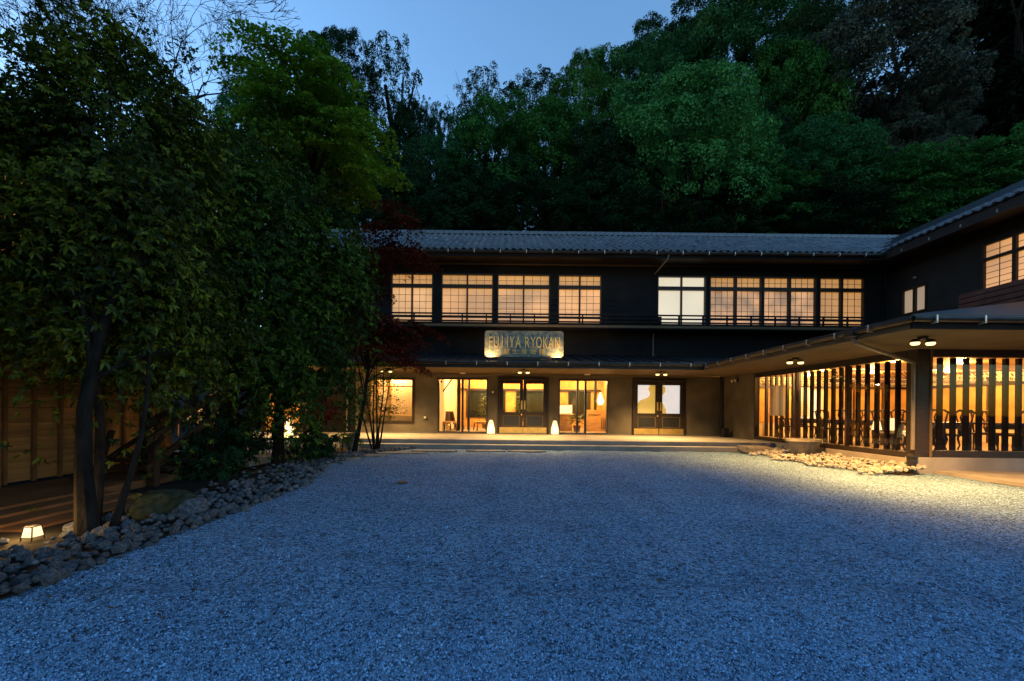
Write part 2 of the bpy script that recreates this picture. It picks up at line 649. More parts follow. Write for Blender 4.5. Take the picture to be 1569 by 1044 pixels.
for a, b, k in wins:
    f = MB()
    t = .05
    y0, y1 = D - .03, D + .13
    f.box(a, a + t, y0, y1, UZ0, UZ1).box(b - t, b, y0, y1, UZ0, UZ1)
    f.box(a + t, b - t, y0, y1, UZ1 - t, UZ1).box(a + t, b - t, y0, y1, UZ0, UZ0 + t)
    f.box(a + t, b - t, y0 + .003, y1, 6.14, 6.28)
    c = (a + b) / 2
    mw = .03 if k != 'w' else .025
    if k in 'bc':
        mw = .05
    f.box(c - mw, c + mw, y0 + .006, y1, UZ0 + t, 6.14).box(c - mw, c + mw, y0 + .006, y1, 6.28, UZ1 - t)
    win = f.build('window', M['dark_wood'], main)
    if k == 'w':
        win['label'] = 'upper window with plain bright blinds and no paper grid'
    for (p, q) in ((a + t, c - mw), (c + mw, b - t)):
        pm_ = {'a': (M['shoji_c'], M['shoji'], M['shoji_b'], M['shoji'])[wins.index((a, b, k)) % 4], 'b': M['shoji2'], 'c': M['shoji3'], 'w': M['white_lit']}[k]
        MB().box(p, q, D + .1, D + .115, UZ0 + t, 6.14).build('pane', pm_, win)
        MB().box(p, q, D + .1, D + .115, 6.28, UZ1 - t).build('transom_pane', M['white_lit'] if k == 'w' else M['shoji_top'], win)
        if k != 'w':
            g = MB()
            shoji_grid(g, p, q, 5.05, 6.14, 4 if k == 'b' else 3, 4, D + .098)
            g.box(p, q, D + .07, D + .098, 5.0, 5.05)
            shoji_grid(g, p, q, 6.28, UZ1 - t, 4 if k == 'b' else 3, 2, D + .098)
            g.build('lattice', M['dark_wood'], win)

# balcony in front of the upper windows
bal = MB().box(-9.5, 14.0, D - .78, D - .004, 4.40, 4.50).build('balcony', M['black_wall'], main)
MB().box(-9.5, 14.0, D - .80, D - .781, 4.44, 4.53).build('balcony_edge', M['soffit'], bal)
for z in (4.66, 4.80, 4.94):
    MB().box(-9.5, 14.0, D - .76, D - .72, z - .028, z + .028).build('rail', M['black_wall'], bal)
post_me = MB().box(-.025, .025, -.025, .025, 0, .47).mesh('rail_post', M['black_wall'])
for i in range(26):
    link('rail_post', post_me, bal, (-9.4 + i * .93, D - .695, 4.5))
# boarded stretches of the balcony
for a, b in ((fx(925), fx(1003)), (fx(541), fx(597))):
    for z in (4.6, 4.73, 4.86):
        MB().box(a, b, D - .68, D - .66, z - .05, z + .05).build('balcony_board', M['black_wall'], bal)

# upper roof: soffit, fascia, gutter, tiles
EY, EZ = 15.6, 7.32
RY, RZ = 20.0, 9.72
pitch = math.atan2(RZ - EZ, RY - EY)
cp, sp = math.cos(pitch), math.sin(pitch)
rt = MB()
rt.prism([(-10.6, EY + .05, EZ - .12), (14.0, EY + .05, EZ - .12), (18.4, RY, RZ - .12), (-10.6, RY, RZ - .12)], (0, 0, .1))
rt.prism([(-10.6, RY, RZ - .12), (20, RY, RZ - .12), (20, 24.9, EZ - .12), (-10.6, 24.9, EZ - .12)], (0, 0, .1))
roof = rt.build('roof', M['roof_metal'], main)
MB().box(-10.6, 14.0, EY + .02, EY + .06, EZ - .26, EZ - .05).build('fascia', M['black_wall'], main)
MB().box(-10.6, 14.4, EY + .07, D - .002, EZ - .2, EZ - .16).build('soffit', M['dark_wood'], main)


def tile_mesh(name, wdt=.285, ln=.30):
    """one wavy pantile, x across, y up the slope, z out of the roof"""
    prof = []
    for i in range(8):
        u = i / 7
        prof.append((u * wdt, .042 * math.sin(u * 2 * math.pi) * (1 if u < .5 else .55) + .03))
    V, Fq = [], []
    for y, dz in ((0, .02), (ln, 0)):
        for x, z in prof:
            V.append((x, y, z + dz))
    for x, z in prof:
        V.append((x, 0, z - .012))
    for i in range(7):
        Fq.append((i, i + 1, 8 + i + 1, 8 + i))
        Fq.append((16 + i, 16 + i + 1, i + 1, i))
    return np_mesh(name, V, Fq, M['tile'])


tme = tile_mesh('roof_tile')
TW, TL = .27, .252
slope_len = math.hypot(RY - EY, RZ - EZ)
nrow = int(slope_len / TL)
tile_rot = Matrix.Rotation(pitch, 3, 'X')
tv = np.array([vv.co[:] for vv in tme.vertices])
tf = np.array([list(p.vertices) for p in tme.polygons])
rest_v, rest_f = [], []
n_ind = 0
Rm = np.array(tile_rot)
for r in range(nrow + 1):
    yy, zz = EY + r * TL * cp, EZ + r * TL * sp
    x = -10.6
    while x < 14.0 + (yy - EY) - .1:
        dz = R.uniform(-.006, .006)
        if r < 4 and -4.2 < x < 13.95 and n_ind < 292:
            link('roof_tile', tme, roof, (x, yy + R.uniform(-.012, .012), zz + dz * 1.6 - .02), tile_rot @ Matrix.Rotation(R.uniform(-.03, .03), 3, 'Z') @ Matrix.Rotation(R.uniform(-.03, .03), 3, 'Y'))
            n_ind += 1
        else:
            p = tv @ Rm.T + np.array((x, yy + R.uniform(-.012, .012), zz + dz * 1.6 - .02))
            rest_f.append(tf + len(rest_v) * len(tv))
            rest_v.append(p)
        x += TW
o = link('tile_field', np_mesh('tile_field', np.concatenate(rest_v), np.concatenate(rest_f), M['tile']), roof)
o['kind'] = 'stuff'
cap_me = MB().tube([(0, 0, 0), (.44, 0, 0)], .1, 8).box(0, .44, -.13, .13, -.1, -.0).mesh('ridge_tile', M['tile'])
for i in range(66):
    link('ridge_tile', cap_me, roof, (-10.6 + i * .455, RY, RZ + .1 + R.uniform(-.004, .004)))


def gutter(parent, p, q, r=.055, step=.98, off=.3):
    """half-round gutter with strap brackets"""
    p, q = Vector(p), Vector(q)
    g = MB().tube([p, q], r, 8).build('gutter', M['gutter'], parent)
    d = (q - p)
    L = d.length
    d.normalize()
    side = d.cross(Vector((0, 0, 1)))
    hk = MB()
    hk.bar((0, 0, .11), (0, 0, -.085), .022, .012).bar((0, 0, -.085), (0, 0, -.086 + .001), .05)
    me = MB().box(-.012, .012, -.075, -.060, -.05, .045).box(-.012, .012, -.075, .02, -.075, -.060).mesh('gutter_bracket', M['zinc'])
    rot = Matrix.Rotation(math.atan2(d.y, d.x), 3, 'Z')
    n = int((L - off) / step)
    for i in range(n + 1):
        link('gutter_bracket', me, g, p + d * (off + i * step), rot)
    return g


gutter(main, (-10.6, EY - .06, EZ - .1), (13.9, EY - .06, EZ - .1))
# rain pipes on the front
MB().tube([(fx(1007), EY - .04, EZ - .16), (fx(1006), EY + .0, EZ - .3), (fx(1000), D - .05, 6.75)], .028, 8).build('downpipe', M['steel'], main)
MB().tube([(fx(999), D - .05, 4.38), (fx(999), D - .05, 3.45)], .024, 8).build('downpipe', M['steel'], main)
MB().tube([(fx(1103), D - .08, 2.75), (fx(1103), D - .08, .35)], .045, 8).build('downpipe', M['black_metal'], main)
MB().tube([(fx(478), D - .6, 2.75), (fx(478), D - .6, 1.3)], .045, 8).build('downpipe', M['steel'], main)
MB().tube([(fx(533), D - .08, 2.75), (fx(533), D - .08, .35)], .035, 8).build('downpipe', M['steel'], main)

# porch roof over the entrance
PY, PZ = 13.3, 2.72
pr = MB()
pr.prism([(-11, PY, PZ + .06), (6.2, PY, PZ + .06), (6.2 + 3.33, D, 3.40), (-11, D, 3.40)], (0, 0, .04))
porch = pr.build('porch_roof', M['roof_metal'], main)
seam = MB().box(-.012, .012, 0, 3.37, 0, .035).mesh('roof_seam', M['roof_metal'])
sr = Matrix.Rotation(math.atan2(.64, 3.33), 3, 'X')
for i in range(38):
    link('roof_seam', seam, porch, (-10.8 + i * .45, PY, PZ + .1), sr)
MB().box(-11, 6.2, PY + .02, PY + .06, PZ - .12, PZ + .055).build('porch_fascia', M['dark_wood'], main)
MB().box(-11, 8.49, PY + .065, D - .002, PZ - .02, PZ + .02).build('porch_soffit', M['soffit'], main)
MB().box(-6.3, 8.49, D - .09, D - .003, PZ - .10, PZ - .022).build('wall_beam', M['soffit'], main)
gutter(main, (-11, PY - .04, PZ + .03), (6.1, PY - .04, PZ + .03), .05, 0.98, .05)

# raised porch floor and the long step
plat = MB().box(-10.5, 8.48, PY, D - .002, -.02, FZ - .03).build('porch_floor', M['concrete'], main, .008)
MB().box(-5.2, 8.3, PY - .42, PY - .003, -.02, .14).build('porch_step', M['concrete'], main, .008)
MB().box(-6.3, 8.48, D - .06, D - .003, FZ - .028, FZ + .02).build('wall_base', M['concrete_dark'], main)

# ---- openings of the ground floor


def frame_part(name, a, b, z0, z1, parent, m, t=.06, y0=D - .02, y1=D + .16):
    f = MB().box(a, a + t, y0, y1, z0, z1).box(b - t, b, y0, y1, z0, z1).box(a + t, b - t, y0, y1, z1 - t, z1).box(a + t, b - t, y0, y1, z0, z0 + t)
    return f.build(name, m, parent)


# left display window
a, b, z = openings[0]
wf = frame_part('display_window', a - .05, b + .05, .66, HEAD - .003, main, M['dark_wood'], .09, D - .04)
MB().box(a + .04, b - .04, D + .05, D + .056, .75, HEAD - .09).build('pane', M['glass'], wf)
for zz in (.98, 2.12):
    MB().box(a + .04, b - .04, D + .1, D + .16, zz, zz + .05).build('shelf', M['oak'], wf)
for i, (u, hgt_, rr) in enumerate(((.25, .22, .07), (.5, .34, .06), (.74, .18, .09))):
    vx = a + (b - a) * u
    tv_ = thing('display_vase', ('short pale vase at the left of the display window shelf', 'tall slender vase in the middle of the display window shelf', 'wide low bowl at the right of the display window shelf')[i], 'vase', (vx, D + .45, 1.03))
    MB().lathe([(rr * .5, 0), (rr, hgt_ * .35), (rr * .9, hgt_ * .7), (rr * .4, hgt_ * .9), (rr * .55, hgt_)], 12, (vx, D + .45, 1.05)).build('body', M['cream'], tv_)
    MB().lathe([(rr * .6, 0), (rr * .6, .018)], 12, (vx, D + .45, 1.031)).build('stand', M['dark_wood'], tv_)
MB().box(a, b, D + .3, D + .6, .98, 1.03).build('display_shelf', M['oak'], main)
MB().box(a - .1, b + .1, D + .75, D + .8, FZ, 2.9).build('display_back', M['cream'], main)
for u in (.12, .4, .9):
    MB().box(a + (b - a) * u - .03, a + (b - a) * u + .03, D + .68, D + .74, FZ, 2.88).build('display_post', M['oak'], main)
# sliding glass doors
for k, s in ((1, -.08), (3, .02)):
    a, b, z = openings[k]
    wf = frame_part('sliding_door', a - .003, b + .003, FZ, HEAD - .003, main, M['black_metal'], .05)
    c = (a + b) / 2 + s + .07
    MB().box(c - .04, c + .04, D + .01, D + .12, FZ + .05, HEAD - .055).build('stile', M['black_metal'], wf)
    c2 = c + .26 if k == 1 else c - .33
    MB().box(c2 - .03, c2 + .03, D + .06, D + .14, FZ + .05, HEAD - .055).build('stile', M['black_metal'], wf)
    MB().box(a + .05, c - .04, D + .05, D + .056, FZ + .05, HEAD - .055).build('pane', M['glass'], wf)
    MB().box(c + .04, b - .05, D + .07, D + .076, FZ + .05, HEAD - .055).build('pane', M['glass'], wf)
# panelled double doors
for k in (2, 4):
    a, b, z = openings[k]
    df = MB()
    df.box(a - .06, a, D - .07, D + .12, FZ - .03, HEAD + .04).box(b, b + .06, D - .07, D + .12, FZ - .03, HEAD + .04).box(a, b, D - .07, D + .12, HEAD - .03, HEAD + .04)
    df = df.build('double_door', M['dark_wood'], main)
    c = (a + b) / 2
    for s in (-1, 1):
        p, q = (a + .004, c - .006) if s < 0 else (c + .006, b - .004)
        st = .16 if s < 0 else .13
        i0, i1 = (p + .15, q - .13) if s < 0 else (p + .13, q - .15)
        y0, y1 = D - .02, D + .04
        lf = MB().box(p, i0, y0, y1, FZ, HEAD - .035).box(i1, q, y0, y1, FZ, HEAD - .035)
        lf.box(i0, i1, y0, y1, 2.3, HEAD - .035).box(i0, i1, y0, y1, 1.02, 1.16).box(i0, i1, y0, y1, FZ, .58)
        lf = lf.build('door_leaf', M['dark_wood'], df)
        # one level only below the door: pieces sit beside the leaf
        MB().box(i0 - .01, i1 + .01, D + .005, D + .011, 1.16, 2.3).build('door_pane', M['glass'], df)
        MB().box(i0 + .001, i1 - .001, D, D + .03, .58, 1.02).build('door_panel', M['black_metal'], df)
        g = MB().box(i0, i1, D - .028, D - .002, .58, .60).box(i0, i1, D - .026, D - .002, 1.0, 1.02).box(i0, i0 + .02, D - .026, D - .002, .6, 1.0).box(i1 - .02, i1, D - .026, D - .002, .6, 1.0)
        g.build('panel_moulding', M['soffit'], df)
        MB().box(p + .01, q - .01, D - .026, D - .021, FZ + .015, .545).build('kick_plate', M['brass'], df)
        hx = q - .055 if s < 0 else p + .055
        MB().box(hx - .03, hx + .03, D - .05, D - .022, 1.27, 1.62).build('push_plate', M['brass'], df, .004)
        if s < 0:
            MB().lathe([(.0, 0), (.03, 0), (.03, .02), (.012, .03), (.03, .05), (.0, .06)], 10).build('knob', M['brass'], df).matrix_basis = Matrix.LocRotScale(Vector((c - .06, D - .02, 1.05)), Matrix.Rotation(math.pi / 2, 3, 'X').to_quaternion(), None)

# lobby shell
lob = MB().box(-6.25, 8.45, YB + .003, 22.3, .1, FZ).build('lobby_floor', M['floor_in'], main)
MB().box(-6.25, 8.45, YB + .003, 22.3, 2.9, 2.94).build('lobby_ceiling', M['cream'], main)
MB().box(-6.3, -6.2, YB + .003, 22.3, FZ, 2.9).build('lobby_wall', M['cream'], main)
MB().box(8.36, 8.45, YB + .003, 22.3, FZ, 2.9).build('lobby_wall', M['ochre'], main)
bw = MB()
x = -6.2
back_w = [(-4.4, -3.4), (-2.45, -.35), (.2, 2.2), (3.0, 4.2)]
for a, b in back_w:
    bw.box(x, a, 22.1, 22.28, FZ, 2.9).box(a, b, 22.1, 22.28, 2.25, 2.9).box(a, b, 22.1, 22.28, FZ, .8)
    x = b
bw.box(x, 8.36, 22.1, 22.28, FZ, 2.9)
bw.build('lobby_wall', M['ochre'], main)
for a, b in back_w:
    wf = frame_part('back_window', a, b, .8, 2.25, main, M['dark_wood'], .05, 22.06, 22.2)
    MB().box(a + .05, b - .05, 22.16, 22.17, .85, 2.2).build('pane', M['night_pane'], wf)
MB().box(-3.05, -2.95, YB + .01, 22.1, FZ, 2.9).build('lobby_partition', M['cream'], main)
MB().box(4.8, 4.88, YB + .01, 22.1, FZ, 2.9).build('lobby_partition', M['ochre'], main)
for px, yy, t in ((703, 18.2, .07), (718, 19.2, .05), (690, 21.5, .05), (885, 20, .05), (912, 20.5, .06)):
    xx = (px - CX) / FPX * yy
    MB().box(xx - t, xx + t, yy - t, yy + t, FZ, 2.9).build('lobby_post', M['dark_wood'], main)
MB().box(-2.9, 4.7, 21.9, 22.08, 2.27, 2.36).build('lobby_beam', M['dark_wood'], main)
_p, _q = at(676, 604, 17.6), at(692, 582, 17.6)
MB().bar(_p, _q, .05).build('lobby_brace', M['dark_wood'], main)
# lit orange screen left of the entrance and the dark bays beside it
MB().box(fx(415), fx(466), D - .3, D - .26, .36, 2.5).build('orange_screen', M['ochre'], main)
for px in (412, 470, 478):
    MB().box(fx(px) - .07, fx(px) + .07, D - .42, D - .25, FZ - .03, 2.7).build('porch_post', M['dark_wood'], main)
MB().box(-10.0, fx(411), D - .1, D, .2, 2.95).build('left_wall', M['dark_wood'], main)
MB().box(-9.6, fx(411), D - .14, D - .11, .9, 1.2).build('left_wall_board', M['batten'], main)


# ---------------------------------------------------------------- dining wing
wing = thing('dining_wing', 'glass walled dining wing with deep eaves and an upper floor above', 'building', (9, 9, 0))
WX, WY, WE = 8.5, 8.65, 14.5
MB().box(WX, WX + .2, WE, D - .003, 0, 2.62).build('solid_wall', M['plaster'], wing)
MB().box(WX - .015, WX + .2, WY + .25, WE - .002, -.05, .30).build('plinth', M['concrete'], wing, .006)
MB().box(WX - .015, 16, WY - .015, WY + .25, -.05, .34).build('plinth', M['concrete'], wing, .006)
MB().box(WX, WX + .14, WY + .25, WE - .002, .304, .42).build('sill_rail', M['dark_wood'], wing)
MB().box(WX + .27, 16, WY, WY + .14, .344, .48).build('sill_rail', M['dark_wood'], wing)
MB().box(WX, WX + .16, WY + .25, WE - .002, 2.46, 2.62).build('head_beam', M['dark_wood'], wing)
MB().box(WX + .27, 16, WY, WY + .16, 2.46, 2.62).build('head_beam', M['dark_wood'], wing)
MB().box(WX + .002, WX + .26, WY + .002, WY + .24, .34, 2.62).build('corner_post', M['dark_wood'], wing)
MB().box(WX + .265, WX + .30, WY - .02, WY + .1, .344, 2.6).build('jamb', M['soffit'], wing)
ms = [WE - .05, 12.38, 10.52, WY + .27]
for i in range(3):
    if i:
        MB().box(WX + .005, WX + .09, ms[i] - .03, ms[i] + .03, .42, 2.46).build('mullion', M['red_wood'], wing)
    MB().box(WX + .05, WX + .056, ms[i + 1] + .032, ms[i] - .032, .425, 2.455).build('glass_pane', M['glass'], wing)
MB().box(WX, WX + .16, WE - .05, WE - .003, .42, 2.46).build('mullion', M['dark_wood'], wing)
xs = [WX + .31, 11.05, 13.6, 15.9]
for i in range(3):
    if i:
        MB().box(xs[i] - .03, xs[i] + .03, WY + .005, WY + .09, .48, 2.46).build('mullion', M['dark_wood'], wing)
    MB().box(xs[i] + .032, xs[i + 1] - .032, WY + .05, WY + .056, .485, 2.455).build('glass_pane', M['glass'], wing)
sl = MB().box(-.042, .042, -.032, .032, 0, 2.06).mesh('slat', M['slat_wood'])
sl2 = MB().box(-.035, .035, -.04, .04, 0, 2.06).mesh('slat', M['red_wood'])
y = WY + .55
i = 0
while y < WE - .1:
    link('slat', sl2 if y > 12.6 else sl, wing, (WX + .36, y, .42))
    y += .272
    i += 1
for i in range(24):
    link('slat', sl, wing, (WX + .55 + i * .287, WY + .36, .42))
# room
MB().box(WX + .2, 15.9, WY + .25, D - .01, .1, .32).build('dining_floor', M['floor_in'], wing)
MB().box(WX + .17, 15.9, WY + .17, D - .01, 2.66, 2.70).build('dining_ceiling', M['oak'], wing)
MB().box(15.8, 15.9, WY + .25, D - .01, .32, 2.66).build('dining_wall', M['cream'], wing)
MB().box(WX + .2, 15.8, D - .12, D - .01, .32, 2.66).build('dining_wall', M['cream'], wing)
MB().box(15.9, 16.1, WY - .015, D, -.05, 2.7).build('dining_wall', M['black_wall'], wing)
# ochre panels between posts along the two inner walls
pn = MB().box(-.55, .55, 0, .03, 0, 1.35).mesh('ochre_panel', M['ochre'])
for i in range(6):
    xx = 9.6 + i * 1.15
    if i == 2:
        continue
    link('ochre_panel', pn, wing, (xx, D - .16, .85))
    MB().box(xx + .55, xx + .60, D - .22, D - .125, .32, 2.5).build('inner_post', M['red_wood'], wing)
for i in range(6):
    yy = 9.6 + i * 1.15
    link('ochre_panel', pn, wing, (15.76, yy, .85), Matrix.Rotation(math.pi / 2, 3, 'Z'))
    MB().box(15.7, 15.795, yy + .56, yy + .61, .32, 2.5).build('inner_post', M['red_wood'], wing)
MB().box(8.75, 15.7, D - .25, D - .125, 2.22, 2.3).build('inner_beam', M['red_wood'], wing)
MB().box(15.6, 15.795, 9, D - .3, 2.22, 2.3).build('inner_beam', M['red_wood'], wing)
# carved transom screens: rows of curls
cv = MB()
for i in range(9):
    cx = -.5 + i * .125
    for j in range(2):
        pts = [(cx + .05 * math.cos(t + j * 2.2 + i) * (1 - t / 9), 0, .07 + j * .12 + .05 * math.sin(t + j + i) * (1 - t / 9)) for t in np.linspace(0, 6.2, 9)]
        cv.tube(pts, .012, 4)
cv.box(-.57, .57, -.015, .015, -.02, .01).box(-.57, .57, -.015, .015, .27, .3)
cvm = cv.mesh('carved_transom', M['red_wood'])
for i in range(6):
    link('carved_transom', cvm, wing, (9.6 + i * 1.15, D - .19, 2.31))
for i in range(5):
    link('carved_transom', cvm, wing, (9.5 + i * 1.2, 11.6, 2.2))
MB().box(8.95, 15.5, 11.57, 11.63, 2.12, 2.18).build('inner_beam', M['red_wood'], wing)
# bright window of the dining room's far wall
MB().box(11.55, 12.35, D - .15, D - .13, .95, 2.15).build('bright_screen', M['white_lit'], wing)
# roof of the wing: side slope, front slope, fascia, soffit, gutters
GX, GY, GZ = 6.2, 6.4, 2.70
zt = 4.45
fy = GY + 5.0                                    # where the front slope reaches the upper wall line
rf = MB()
rf.prism([(GX, GY, GZ + .05), (GX, PY, GZ + .05), (GX + 3.33, D, 3.40), (15, D, zt), (15, fy, zt)], (0, 0, .05))
rf.prism([(GX, GY, GZ + .05), (15, fy, zt), (22, fy, zt), (22, GY, GZ + .05)], (0, 0, .05))
rf.build('lean_to_roof', M['roof_metal'], wing)
MB().box(GX + .02, GX + .06, GY + .06, PY + .02, GZ - .12, GZ + .045).build('fascia', M['soffit'], wing)
MB().box(GX + .02, 22, GY + .02, GY + .06, GZ - .12, GZ + .045).build('fascia', M['black_wall'], wing)
MB().prism([(GX + .06, GY + .06, 0), (22, GY + .06, 0), (22, WY - .001, 0), (WX - .001, WY - .001, 0), (WX - .001, D - .1, 0), (8.49, D - .1, 0), (GX + .06, PY + .05, 0)], (0, 0, .03)).build('eave_soffit', M['soffit'], wing).location = (0, 0, GZ - .09)
gutter(wing, (GX - .04, PY - .1, GZ + .02), (GX - .04, GY - .05, GZ + .02), .05, .74, .2)
gutter(wing, (GX - .04, GY - .05, GZ + .02), (22, GY - .05, GZ + .02), .05, .74, .3)
MB().box(15.02, 15.06, 7.5, D, zt + .03, zt + .1).build('flashing', M['steel'], wing)
# rain pipe from the gutter to the corner post
_a = Vector((GX - .02, 7.5, GZ - .04))
MB().tube([_a, _a + Vector((.05, .02, -.12)), (WX - .09, WY + .0, 2.32), (WX - .09, WY - .0, 2.2), (WX - .09, WY + .0, .5)], .035, 8).build('downpipe', M['steel'], wing)
MB().box(GX - .11, GX + .07, 7.4, 7.6, GZ - .07, GZ + .09).build('rain_head', M['black_metal'], wing, .01)
MB().lathe([(.085, 0), (.085, .34), (.1, .36), (.1, .40), (.05, .44)], 12, (WX - .12, WY - .02, -.02)).build('drain_cup', M['black_metal'], wing)
# upper floor of the wing
UX = 15.0
yw = [(12.02 - 2.2, 13.2, 5.12, 6.68), (14.95, 15.92, 5.02, 6.0)]
uw = MB()
uw.box(UX, UX + .2, 4, 16.6, 3.5, 5.02).box(UX, UX + .2, 4, 16.6, 6.68, 7.7)
uw.box(UX, UX + .2, 4, yw[0][0], 5.02, 6.68).box(UX, UX + .2, yw[0][1], yw[1][0], 5.02, 6.68).box(UX, UX + .2, yw[1][1], 16.6, 5.02, 6.68)
uw.box(UX, UX + .2, yw[1][0], yw[1][1], 6.0, 6.68).box(UX, UX + .2, yw[0][0], yw[0][1], 5.02, 5.12)
uw.build('upper_wall', mat('upper_wing_plaster', (.032, .026, .021), .9, .2, 1.5, .3, 90, spec=.1), wing)


def side_window(y0, y1, z0, z1, tz, pm_, mull, grid):
    t = .06
    f = MB().box(UX - .03, UX + .1, y0, y0 + t, z0, z1).box(UX - .03, UX + .1, y1 - t, y1, z0, z1).box(UX - .03, UX + .1, y0 + t, y1 - t, z0, z0 + t).box(UX - .03, UX + .1, y0 + t, y1 - t, z1 - t, z1)
    if tz:
        f.box(UX - .027, UX + .1, y0 + t, y1 - t, tz, tz + .1)
    zs = [(z0 + t, tz), (tz + .1, z1 - t)] if tz else [(z0 + t, z1 - t)]
    ys = [y0 + t] + mull + [y1 - t]
    for m_ in mull:
        for za, zb in zs:
            f.box(UX - .024, UX + .1, m_ - .05, m_ + .05, za, zb)
    win = f.build('window', M['dark_wood'], wing)
    for i in range(len(ys) - 1):
        p, q = ys[i] + (.05 if i else 0), ys[i + 1] - (.05 if i < len(ys) - 2 else 0)
        for za, zb in zs:
            MB().box(UX + .06, UX + .075, p, q, za, zb).build('pane', pm_, win)
            if grid:
                g = MB()
                n = 2
                for k in range(1, n):
                    yy = p + (q - p) * k / n
                    g.box(UX + .045, UX + .058, yy - .008, yy + .008, za, zb)
                nz = 2 if zb - za < .5 else 5
                for k in range(1, nz):
                    zz = za + (zb - za) * k / nz
                    g.box(UX + .048, UX + .056, p, q, zz - .008, zz + .008)
                g.build('lattice', M['dark_wood'], win)
    return win


side_window(*yw[0], 6.12, M['shoji'], [10.6, 11.4, 12.35], True)
side_window(*yw[1], None, M['dim_lit'], [15.42], False)
for i in range(4):
    MB().box(UX - .42, UX - .37, 8.5, 13.5, 4.5 + i * .17, 4.64 + i * .17).build('balcony_board', M['rail_red'], wing)
MB().box(UX - .44, UX - .002, 8.5, 13.5, 4.40, 4.45).build('balcony_floor', M['dark_wood'], wing)
for yy in (9.5, 10.8, 12.1, 13.4):
    MB().box(UX - .365, UX - .3, yy - .03, yy + .03, 4.45, 5.18).build('balcony_post', M['rail_red'], wing)
MB().lathe([(.0, 0), (.05, .01), (.06, .05), (.04, .08), (0, .09)], 8, (UX - .06, 15.35, 6.28)).build('vent_cap', M['zinc'], wing)
# wing's own tiled eave
WEX, WEZ = 14.0, 7.40
wr = MB().prism([(WEX + .05, 4, WEZ - .12), (WEX + .05, EY, WEZ - .12), (18.6, EY + 4.55, WEZ - .12 + 4.55 * .545), (18.6, 4, WEZ - .12 + 4.55 * .545)], (0, 0, .1)).build('roof', M['roof_metal'], wing)
MB().box(WEX + .03, WEX + .07, 4, EY, WEZ - .34, WEZ - .06).build('fascia', M['dark_wood'], wing)
MB().box(WEX + .075, UX - .002, 4, EY + .9, WEZ - .3, WEZ - .27).build('soffit', M['dark_wood'], wing)
rot2 = Matrix.Rotation(-math.pi / 2, 3, 'Z') @ Matrix.Rotation(pitch, 3, 'X')
for r in range(3):
    k = 0
    y = EY - .05
    while y > 6.0:
        link('roof_tile', tme, wr, (WEX - .04 + r * TL * cp, y, WEZ - .02 + r * TL * sp + R.uniform(-.008, .008)), rot2)
        y -= TW
gme = MB().box(-.012, .012, -.02, .02, -.06, .03).mesh('gutter_bracket', M['zinc'])
for i in range(9):
    link('gutter_bracket', gme, wr, (WEX + .01, EY - .7 - i * .98, WEZ - .22))


# ---------------------------------------------------------------- pavement, rock beds, stones
pv = MB().prism([(8.87, 2.0, .0), (20, 2.0, .0), (20, WY - .016, .0), (8.87, WY - .016, .0)], (0, 0, .07)).build('pavement', M['concrete'])
tag(pv, kind='structure')


def rock_mesh(name, seed, m, n1=9, n2=6):
    r = random.Random(seed)
    import bmesh
    bm = bmesh.new()
    bmesh.ops.create_icosphere(bm, subdivisions=1, radius=1)
    ph = [r.uniform(0, 6) for _ in range(6)]
    planes = [(Vector((r.gauss(0, 1), r.gauss(0, 1), r.gauss(0, .8))).normalized(), r.uniform(.55, .8)) for _ in range(6)]
    for v in bm.verts:
        c = v.co.copy()
        for nrm, d in planes:
            h = c.dot(nrm) - d
            if h > 0:
                c -= nrm * h * .9
        v.co = c * (1 + r.uniform(-.1, .1))
    bmesh.ops.recalc_face_normals(bm, faces=bm.faces)
    me = bpy.data.meshes.new(name)
    bm.to_mesh(me)
    bm.free()
    me.materials.append(m)
    return me


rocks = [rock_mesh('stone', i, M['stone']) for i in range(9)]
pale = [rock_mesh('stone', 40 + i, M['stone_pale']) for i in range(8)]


def put_stones(bed, meshes, pts):
    """pts: x, y, size; largest-looking 290 are parts, the rest one mass"""
    pts = sorted(pts, key=lambda p: -p[2] / p[1])
    for x, y, s, z in pts[:290]:
        rot = Matrix.Rotation(R.uniform(0, 6.28), 3, 'Z') @ Matrix.Rotation(R.uniform(-.7, .7), 3, 'X')
        link('stone', R.choice(meshes), bed, (x, y, z), rot, (s * R.uniform(.8, 1.25), s * R.uniform(.7, 1.0), s * R.uniform(.6, .95)))
    V, Fs = [], []
    nb = 0
    for x, y, s, z in pts[290:]:
        me = R.choice(meshes)
        a = np.array([v.co[:] for v in me.vertices]) * np.array((s, s * .85, s * .6))
        t = R.uniform(0, 6.28)
        c, q = math.cos(t), math.sin(t)
        a = np.stack([a[:, 0] * c - a[:, 1] * q, a[:, 0] * q + a[:, 1] * c, a[:, 2]], -1) + np.array((x, y, z))
        V.append(a)
        Fs.append(np.array([list(p.vertices) for p in me.polygons]) + nb)
        nb += len(a)
    if V:
        o = link('small_stones', np_mesh('small_stones', np.concatenate(V), np.concatenate(Fs), meshes[0].materials[0]), bed)
        o['kind'] = 'stuff'


def edge_x(y):
    """court-side edge of the left rock border"""
    return float(np.interp(y, [0, 2.2, 4, 6.5, 7.4, 9, 11, 12.9], [-3.35, -3.3, -3.3, -3.35, -3.55, -4.1, -3.9, -3.1]))


